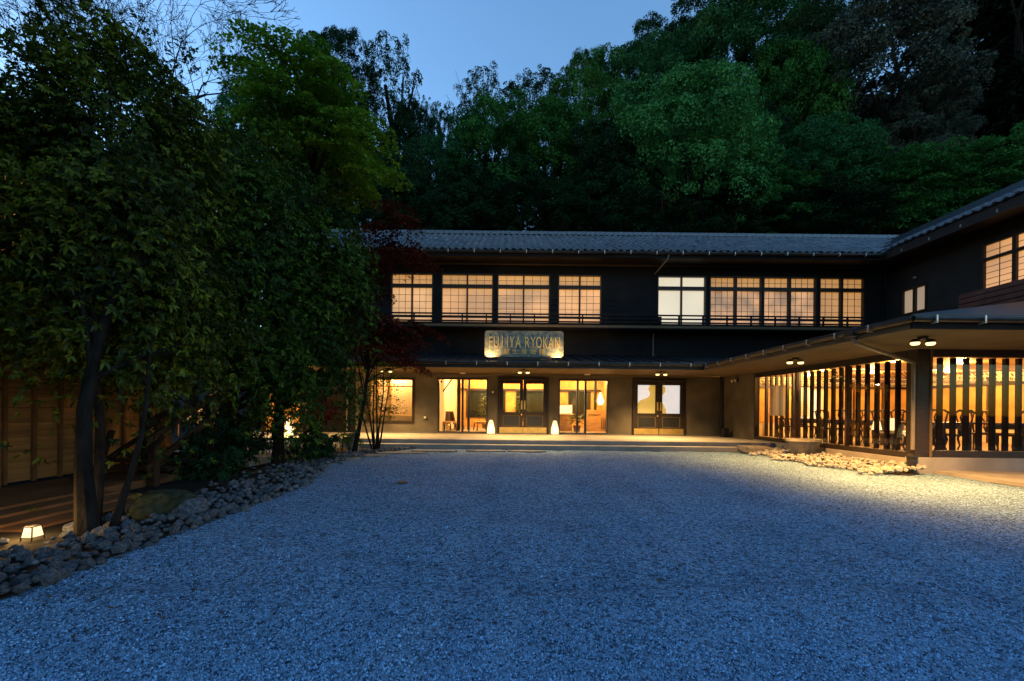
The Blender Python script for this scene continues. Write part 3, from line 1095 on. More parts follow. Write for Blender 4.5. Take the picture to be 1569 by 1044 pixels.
lb = []
for y in np.arange(-.5, 13.01, .5):
    lb.append((edge_x(y) + .03, y))
poly = [(x, y, .0) for x, y in lb] + [(-10, 13.0, 0), (-10, -.5, 0)]
bedL = MB().prism(poly, (0, 0, .012)).build('rock_border', M['soil'])
tag(bedL, kind='structure')
pts = []
for i in range(4200):
    y = R.uniform(2.0, 12.9)
    wd = 1.0 if y < 9 else .9
    x = edge_x(y) + .1 - abs(R.gauss(0, .5)) * wd
    if x < edge_x(y) - 1.5:
        continue
    s = R.choice((R.uniform(.025, .055), R.uniform(.03, .07), R.uniform(.045, .105))) * (1.0 if y < 8.5 else .8)
    if all((x - p[0]) ** 2 + (y - p[1]) ** 2 > (.55 * (s + p[2])) ** 2 for p in pts):
        pts.append((x, y, s, R.uniform(-.01, .07)))
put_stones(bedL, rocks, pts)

bedR = MB().prism([(7.4, 12.85, 0), (7.2, 11.2, 0), (7.3, 9.8, 0), (7.6, 8.7, 0), (8.0, 8.3, 0), (8.46, 8.5, 0), (8.46, 12.85, 0)], (0, 0, .012)).build('rock_bed', M['soil'])
tag(bedR, kind='structure')
pts = []
for i in range(3000):
    y = R.uniform(8.35, 12.8)
    lo = float(np.interp(y, [7.9, 8.4, 9.8, 11.2, 12.85], [7.9, 7.5, 7.2, 7.15, 7.4]))
    lo += .18 * math.sin(y * 5.1) + .1 * math.sin(y * 11)
    x = R.uniform(lo - .15, 8.42)
    s = R.choice((R.uniform(.03, .06), R.uniform(.04, .11)))
    if all((x - p[0]) ** 2 + (y - p[1]) ** 2 > (.6 * (s + p[2])) ** 2 for p in pts):
        pts.append((x, y, s, .03 + R.uniform(0, .05) + .10 * max(0, (x - lo) / (8.42 - lo))))
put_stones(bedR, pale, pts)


def blob(seed, n=2, flat=1.0):
    """one weathered boulder"""
    import bmesh
    r = random.Random(seed)
    bm = bmesh.new()
    bmesh.ops.create_icosphere(bm, subdivisions=3, radius=1)
    ph = [(Vector((r.gauss(0, 1), r.gauss(0, 1), r.gauss(0, 1))), r.uniform(0, 6)) for _ in range(7)]
    for v in bm.verts:
        k = 1
        for d, p in ph:
            k += .055 * math.sin(v.co.dot(d) * 2.2 + p)
        for d, p in ph:
            k += .02 * math.sin(v.co.dot(d) * 7 + p)
        c = v.co * k
        if abs(c.z) > flat:
            c.z = math.copysign(flat + (abs(c.z) - flat) * .15, c.z)
        v.co = c
    me = bpy.data.meshes.new('boulder')
    bm.to_mesh(me)
    bm.free()
    return me


me = blob(3)
me.materials.append(M['moss'])
tag(link('boulder', me, None, (-4.0, 4.8, .06), Matrix.Rotation(.3, 3, 'Z'), (.36, .3, .22)), 'dark mossy rounded boulder among the grey border stones', 'boulder')
me = blob(8)
me.materials.append(M['stone'])
tag(link('boulder', me, None, (-3.62, 4.66, .07), Matrix.Rotation(1.3, 3, 'Z'), (.15, .13, .14)), 'smaller bare grey boulder leaning on the mossy boulder', 'boulder')
me = blob(12, flat=.5)
me.materials.append(M['basin'])
tag(link('boulder', me, None, (7.35, 12.45, .12), Matrix.Rotation(-.15, 3, 'Z'), (.52, .22, .22)), 'long low flat rock lying beside the porch step', 'boulder')
me = blob(17)
me.materials.append(M['basin'])
tag(link('boulder', me, None, (-4.55, 11.9, .22), None, (.16, .14, .36)), 'upright pale stone standing at the foot of the red maple', 'boulder')

# stone water basin by the dining wing
b = thing('stone_basin', 'rough stone water basin with flat rim before the glass wing', 'basin', (7.95, 11.25, 0))
MB().lathe([(.14, 0), (.22, .05), (.31, .22), (.40, .42), (.42, .44), (.42, .50), (.34, .50), (.31, .46)], 18, (7.95, 11.25, .04), 1.1, .85).build('bowl', M['basin'], b)
MB().lathe([(.0, 0), (.33, .002), (.33, .01)], 18, (7.95, 11.25, .49), 1.05, .82).build('water', M['night_pane'], b)

# flat slabs let into the gravel before the step
slabs = thing('stepping_path', 'row of thin flat stone slabs set in gravel before the step', 'stone path', (-1, 12.3, 0))
for i, (px, py, wx, wy) in enumerate([(722, 687.5, .55, .2), (762, 686, .5, .22), (800, 687.5, .42, .25), (745, 692, .6, .2), (806, 692.5, .55, .2), (842, 689, .35, .2), (665, 692, .8, .22), (610, 695, .8, .26), (560, 699, .7, .3), (520, 704, .5, .3)]):
    p = at(px, py, 1)
    Yg = CAMH / (CAMH - p.z)
    c = at(px, py, Yg)
    n = 9
    pl = []
    for k in range(n):
        t = 2 * math.pi * k / n
        rr = R.uniform(.8, 1.1)
        pl.append((c.x + wx * rr * math.cos(t), c.y + wy * rr * math.sin(t), -.02))
    MB().prism(pl, (0, 0, .055)).build('slab', M['basin'], slabs)
# a rusty drain cover in the gravel
p = at(617, 742, 6.95)
tag(MB().lathe([(.09, 0), (.09, .012), (.075, .02), (.0, .02)], 14, (p.x, p.y, .0)).build('drain_cover', M['batten']), 'small rusty round cover lying in the gravel', 'cover')

# ---------------------------------------------------------------- lamps outside


def twin_spot(name_label, c, watts, spread=.28, ax=(1, 0, 0), aim_off=(0, -.1, -2), spot=132, col=(1.0, .60, .21)):
    t = thing('twin_spotlight', name_label, 'spotlight', c, 'twin spotlights under the eaves')
    c = Vector(c)
    ax = Vector(ax)
    MB().box(c.x - .05, c.x + .05, c.y - .05, c.y + .05, c.z + .075, c.z + .105).build('mount', M['black_metal'], t)
    for s in (-1, 1):
        q = c + ax * spread / 2 * s
        MB().bar(c + Vector((0, 0, .08)), q + Vector((0, 0, .05)), .02).build('arm', M['black_metal'], t)
        MB().lathe([(.03, .06), (.055, .045), (.075, .0)], 12, q).build('shade', M['black_metal'], t)
        MB().lathe([(.0, -.052), (.05, -.045), (.068, -.02), (.06, .0), (.0, .01)], 12, q).build('bulb', M['bulb'], t)
        lamp('spot_light', 'SPOT', q + Vector((0, 0, -.07)), watts, spot=spot, aim=q + Vector(aim_off), parent=t, size=.06, blend=.7, col=col)
    return t


zs = PZ - .13
for px, py, lab, wt in ((592.5, 569, 'twin spotlight above the display window behind the small tree', 90), (802.5, 570.5, 'twin spotlight above the central double door', 95), (1013.5, 573.5, 'twin spotlight above the double door with the printed figure', 110)):
    q = at(px, py, 1)
    Yq = (zs - CAMH) / (q.z - CAMH)
    q = at(px, py, Yq)
    twin_spot(lab, (q.x, q.y, zs), wt)
zs = GZ - .2
for px, py, lab, wt, ax in ((1218.5, 555, 'twin spotlight under the side eave of the glass wing', 115, (.2, .98, 0)), (1414, 525, 'twin spotlight at the corner post of the glass wing', 165, (1, 0, 0))):
    q = at(px, py, 1)
    Yq = (zs - CAMH) / (q.z - CAMH)
    q = at(px, py, Yq)
    if px < 1300:
        ax = (1, 0, 0)
    twin_spot(lab, (q.x, q.y, zs), wt, .27, ax, (-.2, -.1, -2) if px < 1300 else (.35, -.25, -2), 118 if px < 1300 else 135, (1.0, .5, .13))
for px, lab in ((710, 'small round ceiling lamp above the sliding glass door beside the display window'), (897, 'small round ceiling lamp above the sliding glass door by the reception')):
    t = thing('ceiling_lamp', lab, 'lamp', (fx(px), D - .35, PZ - .06), 'porch ceiling lamps')
    MB().lathe([(.12, 0), (.12, .03), (.08, .04)], 14, (fx(px), D - .35, PZ - .061)).build('lamp_body', M['white_box'], t)
    MB().lathe([(.0, -.012), (.08, -.01), (.1, -.001)], 14, (fx(px), D - .35, PZ - .062)).build('lens', M['cream'], t)


def floor_lantern(label, c, h, r, watts, n=9, group=None):
    t = thing('floor_lantern', label, 'lantern', c, group)
    c = Vector(c)
    MB().lathe([(r * 1.1, 0), (r * 1.15, .02), (r * .95, .03)], n, c).build('base', M['black_metal'], t)
    prof = [(r, .031), (r * 1.02, h * .3), (r * .82, h * .6), (r * .6, h * .85), (r * .42, h)]
    MB().lathe(prof, n, c).build('paper_shade', M['lantern'], t)
    g = MB()
    for k in range(n):
        a = 2 * math.pi * k / n
        g.tube([(c.x + rr * 1.02 * math.cos(a), c.y + rr * 1.02 * math.sin(a), c.z + z) for rr, z in prof], .004, 4)
    g.build('rib', M['soffit'], t)
    lamp('lantern_light', 'POINT', c + Vector((0, -r * 1.25, h * .45)), watts, size=.12, parent=t)
    return t


q = at(752, 664.5, D - .35)
floor_lantern('glowing paper floor lantern left of the central double door', (q.x, D - .35, FZ - .03), .56, .155, 3.0, group='lanterns beside the central door')
q = at(850, 665.5, D - .35)
floor_lantern('glowing paper floor lantern right of the central double door', (q.x, D - .35, FZ - .03), .56, .155, 3.0, group='lanterns beside the central door')
q = at(414, 668, 12.9)
floor_lantern('tall glowing lantern half hidden by a tree trunk on the left', (q.x, 14.0, FZ - .03), .62, .16, 16)

# low garden lantern by the near tree
q = at(50, 830, 3.72)
t = thing('garden_lantern', 'small square garden lantern with a dark post beside the rocks', 'lantern', (q.x, q.y, .03))
x0, y0, z0 = q.x, q.y, .03
w_, g_ = .05, .012


def frus(mb, x, y, z, a, b, h):
    mb.prism([(x - a, y - a, z), (x + a, y - a, z), (x + a, y + a, z), (x - a, y + a, z)], (0, 0, h))
    for k in range(4):
        vx, vy, vz = mb.v[-4 + k]
        mb.v[-4 + k] = (x + (vx - x) * b / a, y + (vy - y) * b / a, vz)
    return mb


frus(MB(), x0, y0, z0 + .035, w_, w_ * .72, .085).build('paper_shade', M['lantern'], t)
g = MB()
for sx in (-1, 1):
    for sy in (-1, 1):
        g.bar((x0 + sx * w_ * 1.02, y0 + sy * w_ * 1.02, z0), (x0 + sx * w_ * .74, y0 + sy * w_ * .74, z0 + .125), .007)
g.build('frame', M['black_metal'], t)
MB().box(x0 - .038, x0 + .038, y0 - .038, y0 + .038, z0 + .121, z0 + .129).build('cap', M['black_metal'], t)
lamp('lantern_light', 'POINT', (x0 + .0, y0 - .03, z0 + .2), 2.2, size=.08, parent=t)
lamp('lantern_light', 'POINT', (x0 - .17, y0 + .05, z0 + .1), 1.6, size=.06, parent=t)

# hanging bulbs under the left part of the porch
for px, py, lab in ((385, 565, 'bare hanging bulb seen through the leaves, upper of the two'), (419, 590, 'bare hanging bulb above the tall lantern, lower of the two')):
    q = at(px, py, 14.2)
    t = thing('hanging_bulb', lab, 'lamp', q, 'hanging bulbs on the left')
    MB().tube([q + Vector((0, 0, .05)), (q.x, q.y, PZ)], .006, 5).build('cord', M['black_metal'], t)
    MB().lathe([(.0, -.06), (.04, -.045), (.055, -.01), (.04, .03), (.018, .06)], 10, q).build('bulb', M['bulb'], t)
    lamp('bulb_light', 'POINT', q + Vector((0, -.07, -.05)), 34, parent=t, size=.05)

# ---------------------------------------------------------------- sign on the porch roof
sg = thing('signboard', 'weathered metal signboard with gold lettering lit from below on porch roof', 'sign', (.3, 13.75, 2.85))
SY = 13.62
p0, p1 = at(742.5, 547, SY), at(863.5, 508, SY)
SX0, SX1, SZ0, SZ1 = p0.x, p1.x, p0.z, p1.z
c = .05
MB().prism([(SX0 + c, SY, SZ0), (SX1 - c, SY, SZ0), (SX1, SY, SZ0 + c), (SX1, SY, SZ1 - c), (SX1 - c, SY, SZ1), (SX0 + c, SY, SZ1), (SX0, SY, SZ1 - c), (SX0, SY, SZ0 + c)], (0, .05, 0)).build('panel', M['copper'], sg)
g = MB()
g.box(SX0 + c, SX1 - c, SY - .025, SY - .002, SZ1 - .03, SZ1).box(SX0 + c, SX1 - c, SY - .025, SY - .002, SZ0, SZ0 + .05)
g.box(SX0, SX0 + .025, SY - .025, SY - .002, SZ0 + c, SZ1 - c).box(SX1 - .025, SX1, SY - .025, SY - .002, SZ0 + c, SZ1 - c)
g.build('border', M['copper'], sg)
for xx in (at(768, 550, SY).x, at(841, 550, SY).x):
    MB().box(xx - .06, xx + .06, SY - .04, SY + .3, 2.80, SZ0 + .03).build('foot', M['black_metal'], sg)
for zz, dz in ((SZ0 - .04, 0), (SZ0 - .10, -.02)):
    MB().bar((at(768, 550, SY).x + .06, SY + .05, zz), (at(841, 550, SY).x - .06, SY + .05, zz + dz), .03).build('tie_bar', M['black_metal'], sg)


def text_part(txt, x, z, h, parent, m, sx=1.0, y=SY - .012, depth=.01, jfix=False):
    cu = bpy.data.curves.new('text', 'FONT')
    cu.body = txt
    cu.size = h / .7
    cu.extrude = depth
    cu.align_x = 'CENTER'
    to = bpy.data.objects.new('text', cu)
    COL.objects.link(to)
    dg = bpy.context.evaluated_depsgraph_get()
    me = bpy.data.meshes.new_from_object(to.evaluated_get(dg))
    bpy.data.objects.remove(to)
    if not len(me.vertices):
        return None
    if jfix:                                   # the J stands on the line like its neighbours
        ys = [v.co.y for v in me.vertices]
        k = h / (max(ys) - min(ys))
        for v in me.vertices:
            v.co.y = (v.co.y - min(ys)) * k
    me.materials.clear()
    me.materials.append(m)
    return link('letter', me, parent, (x, y, z), Matrix.Rotation(math.pi / 2, 3, 'X'), (sx, 1, 1))


def sx_(u):                                    # zoom column of the sign detail to metres
    return SX0 + (u - 75) / (1490 - 75) * (SX1 - SX0)


hh = SZ1 - SZ0
for chh, u in zip('FUJIYARYOKAN', (178, 285, 393, 487, 567, 675, 835, 942, 1048, 1160, 1265, 1378)):
    text_part(chh, sx_(u), SZ0 + hh * .365, hh * .42, sg, M['gold'], .5, jfix=(chh == 'J'))
for chh, u in zip('富士屋旅館', (482, 622, 782, 942, 1102)):
    text_part(chh, sx_(u), SZ0 + hh * .13, hh * .16, sg, M['gold'], 1.0)
for s in (-1, 1):
    xx = SX0 + .16 if s < 0 else SX1 - .16
    q = Vector((xx, SY - .2, SZ0 - .12))
    MB().lathe([(.03, -.05), (.05, -.02), (.05, .03)], 10, q).build('spot_can', M['black_metal'], sg)
    lamp('sign_light', 'SPOT', q + Vector((0, 0, .05)), 16, spot=125, aim=(xx - s * .1, SY, SZ0 + .3), parent=sg, size=.02)
    q = Vector((xx - s * .45, SY + .25, SZ0 - .02))
    lamp('sign_light', 'SPOT', q, 22, spot=150, aim=(q.x, q.y + .6, q.z + 1.2), parent=sg, size=.02)

# ---------------------------------------------------------------- furniture in the lobby
t = thing('reception_counter', 'pale wood reception counter behind the right sliding door', 'counter', (fx(860), 19, FZ))
cxr = (872 - CX) / FPX * 19.2
MB().box(cxr - .9, cxr + .1, 18.9, 19.4, FZ, 1.05).build('front_panel', M['oak'], t)
MB().box(cxr - .95, cxr + .15, 18.84, 19.46, 1.053, 1.10).build('counter_top', M['cream'], t)
t = thing('cabinet', 'tall oak cabinet at the right edge of the sliding door', 'cabinet', (4.3, 19, FZ))
cxr = (920 - CX) / FPX * 19
MB().box(cxr - .62, cxr + .6, 18.9, 19.4, FZ, 1.28).build('carcass', M['oak'], t)
for i in range(7):
    MB().box(cxr + .02 + i * .075, cxr + .05 + i * .075, 18.87, 18.897, FZ + .1, .9).build('slat', M['soffit'], t)
MB().box(cxr - .6, cxr - .02, 18.88, 18.897, 1.05, 1.07).build('door_line', M['soffit'], t)
q = at(920, 612, 18.3)
t = thing('pendant_lamp', 'pendant lamp with slanting cords hanging behind the right sliding door', 'lamp', q)
for s in (-1, 1):
    MB().bar((q.x + s * .22, q.y, q.z - .15), (q.x + s * .03, q.y, 2.88), .014).build('cord', M['black_metal'], t)
MB().lathe([(.10, -.25), (.16, -.1), (.10, .12), (.04, .3)], 12, q).build('lamp_shade', M['lantern'], t)
lamp('pendant_light', 'POINT', q + Vector((0, -.3, -.1)), 8, parent=t, size=.1)
q = at(866, 634, 18.6)
t = thing('desk_lamp', 'glowing box lamp on the reception counter', 'lamp', q)
MB().box(q.x - .35, q.x + .3, q.y - .1, q.y + .1, 1.103, 1.48).build('lamp_shade', M['lantern'], t, .02)
MB().box(q.x - .38, q.x + .33, q.y - .13, q.y + .13, 1.483, 1.51).build('cap', M['oak'], t)


def cane_plant(label, loc, h):
    t = thing('indoor_plant', label, 'plant', loc, 'leafy plants in the lobby')
    x, y, z = loc
    MB().lathe([(.13, 0), (.17, .28), (.15, .28)], 10, (x, y, z)).build('pot', M['soffit'], t)
    V, Fs, sh = [], [], []
    r = random.Random(int(x * 100))
    for i in range(90):
        a = r.uniform(0, 6.28)
        hh_ = r.uniform(.4, h)
        b0 = Vector((x + r.uniform(-.25, .25), y + r.uniform(-.2, .2), z + hh_))
        d = Vector((math.cos(a), math.sin(a), r.uniform(-.4, .7))).normalized()
        s = d.cross(Vector((0, 0, 1))).normalized() * .035
        n = len(V)
        V += [tuple(b0), tuple(b0 + d * .12 + s), tuple(b0 + d * .28 - Vector((0, 0, .04))), tuple(b0 + d * .12 - s)]
        Fs.append((n, n + 1, n + 2, n + 3))
        sh.append(r.random())
    o = link('foliage', np_mesh('foliage', V, Fs, LEAF_IN, sh), t)
    MB().tube([(x, y, z + .2), (x + .05, y, z + h * .5), (x - .03, y, z + h)], [.02, .015, .008], 6).build('stem', M['bark'], t)


LEAF_IN = leaf_mat('indoor_leaf', (.05, .07, .02), (.14, .16, .05))
cane_plant('leafy plant seen through the left leaf of the central door', (.35, 20.6, FZ), 1.6)
cane_plant('leafy plant behind the first sliding door, right half', (-1.35, 20.8, FZ), 1.7)
cane_plant('small leafy plant beside the reception counter', (2.9, 18.4, FZ), .75)


# chairs: carved splat-back dining chairs, one built, the rest copied
def make_chair(label):
    t = lthing('dining_chair', label, 'chair', 'dark carved dining chairs')
    m = M['red_wood']
    MB().box(-.22, .22, -.22, .22, .42, .47).build('seat', m, t, .01)
    for sx in (-1, 1):
        for sy in (-1, 1):
            pts = [(sx * .19, sy * .19, .42), (sx * .21, sy * .21, .3), (sx * .18, sy * .19, .12), (sx * .21, sy * .215, .0)]
            MB().tube(pts, [.028, .03, .018, .026], 6).build('leg', m, t)
        MB().tube([(sx * .2, .2, .46), (sx * .19, .23, .72), (sx * .21, .28, .98)], [.022, .02, .018], 6).build('back_post', m, t)
    MB().tube([(-.23, .285, .96), (-.12, .28, 1.03), (0, .275, 1.01), (.12, .28, 1.03), (.23, .285, .96)], .024, 6).build('crest_rail', m, t)
    sp_ = MB()
    for s in (-1, 1):
        sp_.tube([(s * .03, .2, .47), (s * .07, .22, .6), (s * .02, .24, .72), (s * .08, .26, .86), (s * .03, .275, 1.0)], .016, 5)
    sp_.box(-.025, .025, .205, .225, .47, .62)
    sp_.build('splat', m, t)
    return t


chairs = [(9.7, 10.6, 0), (10.2, 10.6, 0), (10.75, 10.6, 0), (9.8, 9.75, 3.14), (10.4, 9.75, 3.14),
          (11.9, 10.6, 0), (12.45, 10.6, 0), (11.9, 9.75, 3.14), (12.5, 9.75, 3.14), (9.9, 12.9, 0), (10.5, 12.9, .1), (9.9, 12.0, 3.2), (11.4, 13.0, 0), (12.0, 13.0, 0), (11.5, 12.1, 3.0), (9.75, 14.6, 0), (10.4, 14.6, 0)]
chl = ['nearest the corner post on the far side of its table', 'second from the corner post, behind the near table', 'at the right end behind the near table', 'at the left of the near table, back to the front window', 'at the right of the near table, back to the front window',
       'left one behind the table at the right edge', 'right one behind the table at the right edge', 'left one before the table at the right edge', 'right one before the table at the right edge',
       'left one behind the middle table along the side glass', 'right one behind the middle table along the side glass', 'alone on the near side of the middle table', 'left one at the inner middle table', 'right one at the inner middle table', 'alone on the near side of the inner middle table', 'left one in the deepest row of the dining room', 'right one in the deepest row of the dining room']
ch0 = make_chair('dark carved dining chair ' + chl[0])
place(ch0, (chairs[0][0], chairs[0][1], .32), chairs[0][2])
for (x, y, rz), l in list(zip(chairs, chl))[1:]:
    dup(ch0, (x, y, .32), rz, 'dark carved dining chair ' + l)


def make_table(label, w=1.6, d=.75):
    t = lthing('dining_table', label, 'table', 'dark dining tables')
    MB().box(-w / 2, w / 2, -d / 2, d / 2, .69, .74).build('table_top', M['red_wood'], t, .008)
    for sx in (-1, 1):
        for sy in (-1, 1):
            MB().box(sx * (w / 2 - .08) - .035, sx * (w / 2 - .08) + .035, sy * (d / 2 - .08) - .035, sy * (d / 2 - .08) + .035, 0, .69).build('leg', M['red_wood'], t)
    MB().box(-w / 2 + .1, w / 2 - .1, -d / 2 + .07, -d / 2 + .09, .58, .687).build('apron', M['red_wood'], t)
    return t


t0 = make_table('dark wooden dining table nearest the corner post of the wing')
place(t0, (10.2, 10.15, .32))
for loc, l in (((12.2, 10.15, .32), 'dark wooden dining table at the right edge of the photo'), ((10.2, 12.45, .32), 'dark wooden dining table along the side glass, middle one'), ((11.8, 12.55, .32), 'dark wooden dining table of the second row, inner side'), ((10.1, 14.1, .32), 'dark wooden dining table deepest in the dining room')):
    dup(t0, loc, 0, l)
# side table with two lamps close to the side glass
sx0 = at(1355, 672, 9.95)
t = thing('side_table', 'small dark side table with two lamps behind the side glass', 'table', (9.35, 9.95, .32))
MB().box(8.98, 9.55, 9.72, 10.22, .74, .78).build('table_top', M['red_wood'], t)
for dx in (9.02, 9.5):
    for dy in (9.76, 10.18):
        MB().box(dx - .02, dx + .02, dy - .02, dy + .02, .32, .74).build('leg', M['red_wood'], t)
for px, yy, lab, s in ((1368, 9.9, 'larger glowing pleated table lamp of the two behind the side glass', 1.0), (1343, 10.12, 'smaller glowing pleated table lamp of the two behind the side glass', .8)):
    q = at(px, 670, yy)
    t = thing('table_lamp', lab, 'lamp', (q.x, yy, .78), 'table lamps in the dining wing')
    MB().lathe([(.07 * s, .0), (.07 * s, .015), (.012, .02), (.012, .07)], 10, (q.x, yy, .78)).build('foot', M['brass'], t)
    MB().lathe([(.13 * s, .07), (.075 * s, .36 * s)], 14, (q.x, yy, .78)).build('lamp_shade', M['lantern'], t)
    lamp('table_light', 'POINT', (q.x + .2, yy, 1.35), 2, parent=t)
# white cloth near the dining room entrance; the narrower one stands in for its reflection
for px0, px1, y0, y1, yy, lab in ((1180, 1207, 592, 637, 13.5, 'plain white cloth hanging inside the deep end of the glass wing'), (1219, 1240, 594, 638, 14.2, 'narrower white cloth behind a mullion, standing in for a reflection')):
    a, b = at(px0, y1, yy), at(px1, y0, yy)
    t = thing('hanging_cloth', lab, 'cloth', (a.x, yy, a.z))
    V, Fq = [], []
    for i in range(13):
        xx = a.x + (b.x - a.x) * i / 12
        for z in (a.z, b.z):
            V.append((xx, yy + .02 * math.sin(i * 1.3), z))
    for i in range(12):
        Fq.append((2 * i, 2 * i + 2, 2 * i + 3, 2 * i + 1))
    link('cloth_panel', np_mesh('cloth_panel', V, Fq, M['cloth'], smooth=True), t)
    MB().bar((a.x - .05, yy, b.z + .01), (b.x + .05, yy, b.z + .01), .02).build('rod', M['red_wood'], t)

# lounge chairs in the lobby
def lounge(label):
    t = lthing('lounge_chair', label, 'chair', 'lounge chairs in the lobby')
    MB().box(-.3, .3, -.3, .3, .3, .42).build('seat', M['oak'], t, .03)
    MB().prism([(-.28, .24, .4), (.28, .24, .4), (.28, .36, .85), (-.28, .36, .85)], (0, .04, 0)).build('backrest', M['red_wood'], t)
    for sx in (-1, 1):
        for sy in (-1, 1):
            MB().bar((sx * .25, sy * .25, .3), (sx * .29, sy * .29, 0), .04).build('leg', M['red_wood'], t)
    return t


l0 = lounge('low lounge chair at the left of the first sliding door')
place(l0, ((686 - CX) / FPX * 18, 18.0, FZ), .6)
dup(l0, ((698 - CX) / FPX * 19.6, 19.6, FZ), 2.4, 'low lounge chair deeper behind the first sliding door')
dup(l0, ((738 - CX) / FPX * 18.6, 18.6, FZ), -1.2, 'low lounge chair at the right of the first sliding door')
t = thing('coffee_table', 'low pale table between the lounge chairs in the lobby', 'table', (-2.6, 18.9, FZ))
_x = (692 - CX) / FPX * 18.7
MB().box(_x - .45, _x + .35, 18.5, 19, .62, .66).build('table_top', M['cream'], t)
for dx in (-.38, .28):
    MB().box(_x + dx - .025, _x + dx + .025, 18.7, 18.75, FZ, .62).build('leg', M['red_wood'], t)

# printed screen behind the right double door: ochre head and shoulders on white
a, b, z = openings[4]
t = thing('printed_screen', 'backlit white screen with ochre figure silhouette behind the double door', 'screen', ((a + b) / 2, D + .4, FZ))
MB().box(a + .01, b - .01, D + .135, D + .155, FZ + .01, 2.46).build('screen_panel', M['print_white'], t)


def dz_(u, v):
    return (a + (u - 285) / 430 * (b - a), 2.5 - (v - 240) / 470 * 2.18)


out = [(322, 560), (322, 445), (350, 415), (400, 398), (428, 375), (432, 350), (418, 322), (424, 292), (440, 280), (470, 276), (540, 280), (562, 300), (566, 335), (548, 362), (526, 380), (524, 415), (552, 455), (572, 500), (574, 560)]
MB().prism([(dz_(u, v)[0], D + .118, dz_(u, v)[1]) for u, v in out], (0, .012, 0)).build('printed_figure', M['print_ochre'], t)

# small fittings on the walls
q = at(755, 602, D - .03)
t = thing('door_intercom', 'small intercom box on the wall beside the central door', 'intercom', (q.x, D, q.z))
MB().box(q.x - .06, q.x + .06, D - .05, D - .002, q.z - .08, q.z + .08).build('casing', M['black_metal'], t, .005)
MB().box(q.x - .035, q.x + .035, D - .056, D - .051, q.z - .02, q.z + .06).build('plate', M['white_box'], t)
q = at(652, 640, D)
t = thing('wall_light', 'small pale wall fitting low beside the display window', 'light', (q.x, D, q.z))
MB().box(q.x - .045, q.x + .045, D - .10, D - .002, q.z - .04, q.z + .05).build('casing', M['white_box'], t, .01)
MB().box(q.x - .02, q.x + .02, D - .03, D - .003, q.z - .10, q.z - .041).build('bracket', M['black_metal'], t)
q = Vector((WX - .1, 15.55, 2.42))
t = thing('floodlight', 'unlit twin floodlight on the solid end wall of the wing', 'floodlight', q)
for s in (-1, 1):
    MB().lathe([(.03, .0), (.06, .06), (.06, .1), (.0, .09)], 10, q + Vector((-.05, s * .12, -.05))).build('lamp_head', M['zinc'], t)
MB().box(q.x + .02, q.x + .098, q.y - .06, q.y + .06, q.z - .02, q.z + .08).build('bracket', M['black_metal'], t)
t = thing('outlet_box', 'small dark box standing on the porch in the inner corner', 'box', (8.2, 15.9, FZ - .03))
MB().box(8.1, 8.33, 15.8, 16.0, FZ - .027, .62).build('casing', M['black_metal'], t, .01)
MB().box(8.12, 8.31, 15.785, 15.799, .35, .58).build('lid', M['black_metal'], t)

# light inside the rooms: ceiling lamps
def ceiling_lights(parent, spots, z, watts, col=(1, .6, .22)):
    for i, (x, y) in enumerate(spots):
        MB().lathe([(.0, -.03), (.09, -.028), (.11, .0)], 12, (x, y, z)).build('downlight', M['bulb'], parent)
        lamp('room_light', 'POINT', (x, y, z - .12), watts, col, .1, parent=parent)


ceiling_lights(main, [(-4.8, 17.15), (-2.0, 18.6), (-1.4, 20.9), (.5, 18.5), (.9, 20.9), (3.2, 18.0), (3.6, 20.6)], 2.9, 52)
ceiling_lights(wing, [(10.2, 11.0), (10.2, 13.6), (12.2, 11.2), (12.4, 14.2), (14.2, 10.4), (14.4, 13.6), (11.2, 15.6)], 2.66, 36, (1, .56, .17))

# ---------------------------------------------------------------- timber house on the left
hs = thing('timber_house', 'cedar boarded house wall with battens at the left behind trees', 'house', (-7.5, 6, 0))
HX = -7.0
for i in range(24):
    MB().box(HX - .05, HX + R.uniform(-.006, .006), 1.0, 8.2, .16 + i * .21, .16 + i * .21 + .205).build('wall_board', M['board'], hs)
for i in range(20):
    y = 8.12 - i * .35
    if y > 1.2:
        MB().box(HX + .008, HX + .05, y - .022, y + .022, .14, 5.1).build('batten', M['batten'], hs)
MB().box(HX - .1, HX + .1, 8.2, 8.36, .0, 5.2).build('corner_post', M['board'], hs)
MB().box(-11.5, HX - .06, 8.2, 8.32, 0, 5.2).build('end_wall', M['black_wall'], hs)
MB().box(-11.5, HX - .055, 1.0, 1.1, 0, 5.2).build('end_wall', M['black_wall'], hs)
MB().prism([(HX + .7, .5, 4.95), (HX + .7, 8.9, 4.95), (-11.5, 8.9, 7.0), (-11.5, .5, 7.0)], (0, 0, .12)).build('roof', M['roof_metal'], hs)
wl = MB().box(HX + .012, HX + .03, 5.3, 6.15, 3.35, 4.45).build('lit_window', M['shoji'], hs)
for i in range(10):
    MB().box(HX + .032, HX + .06, 5.32 + i * .09, 5.35 + i * .09, 3.36, 4.44).build('window_slat', M['batten'], wl)
MB().box(HX + .05, -5.6, 4.1, 8.0, .0, .12).build('deck', M['batten'], hs)
for i in range(3):
    MB().box(-5.6 + i * .3, -5.31 + i * .3, 4.0, 5.6, 0, .09 - i * .028).build('deck_tread', M['batten'], hs)
MB().box(HX + .06, HX + .2, 2.6, 5.5, .13, .3).build('base_beam', M['batten'], hs)
MB().box(-7.0, -5.4, 8.5, 12.95, .0, .16).build('walkway', M['concrete'], hs)
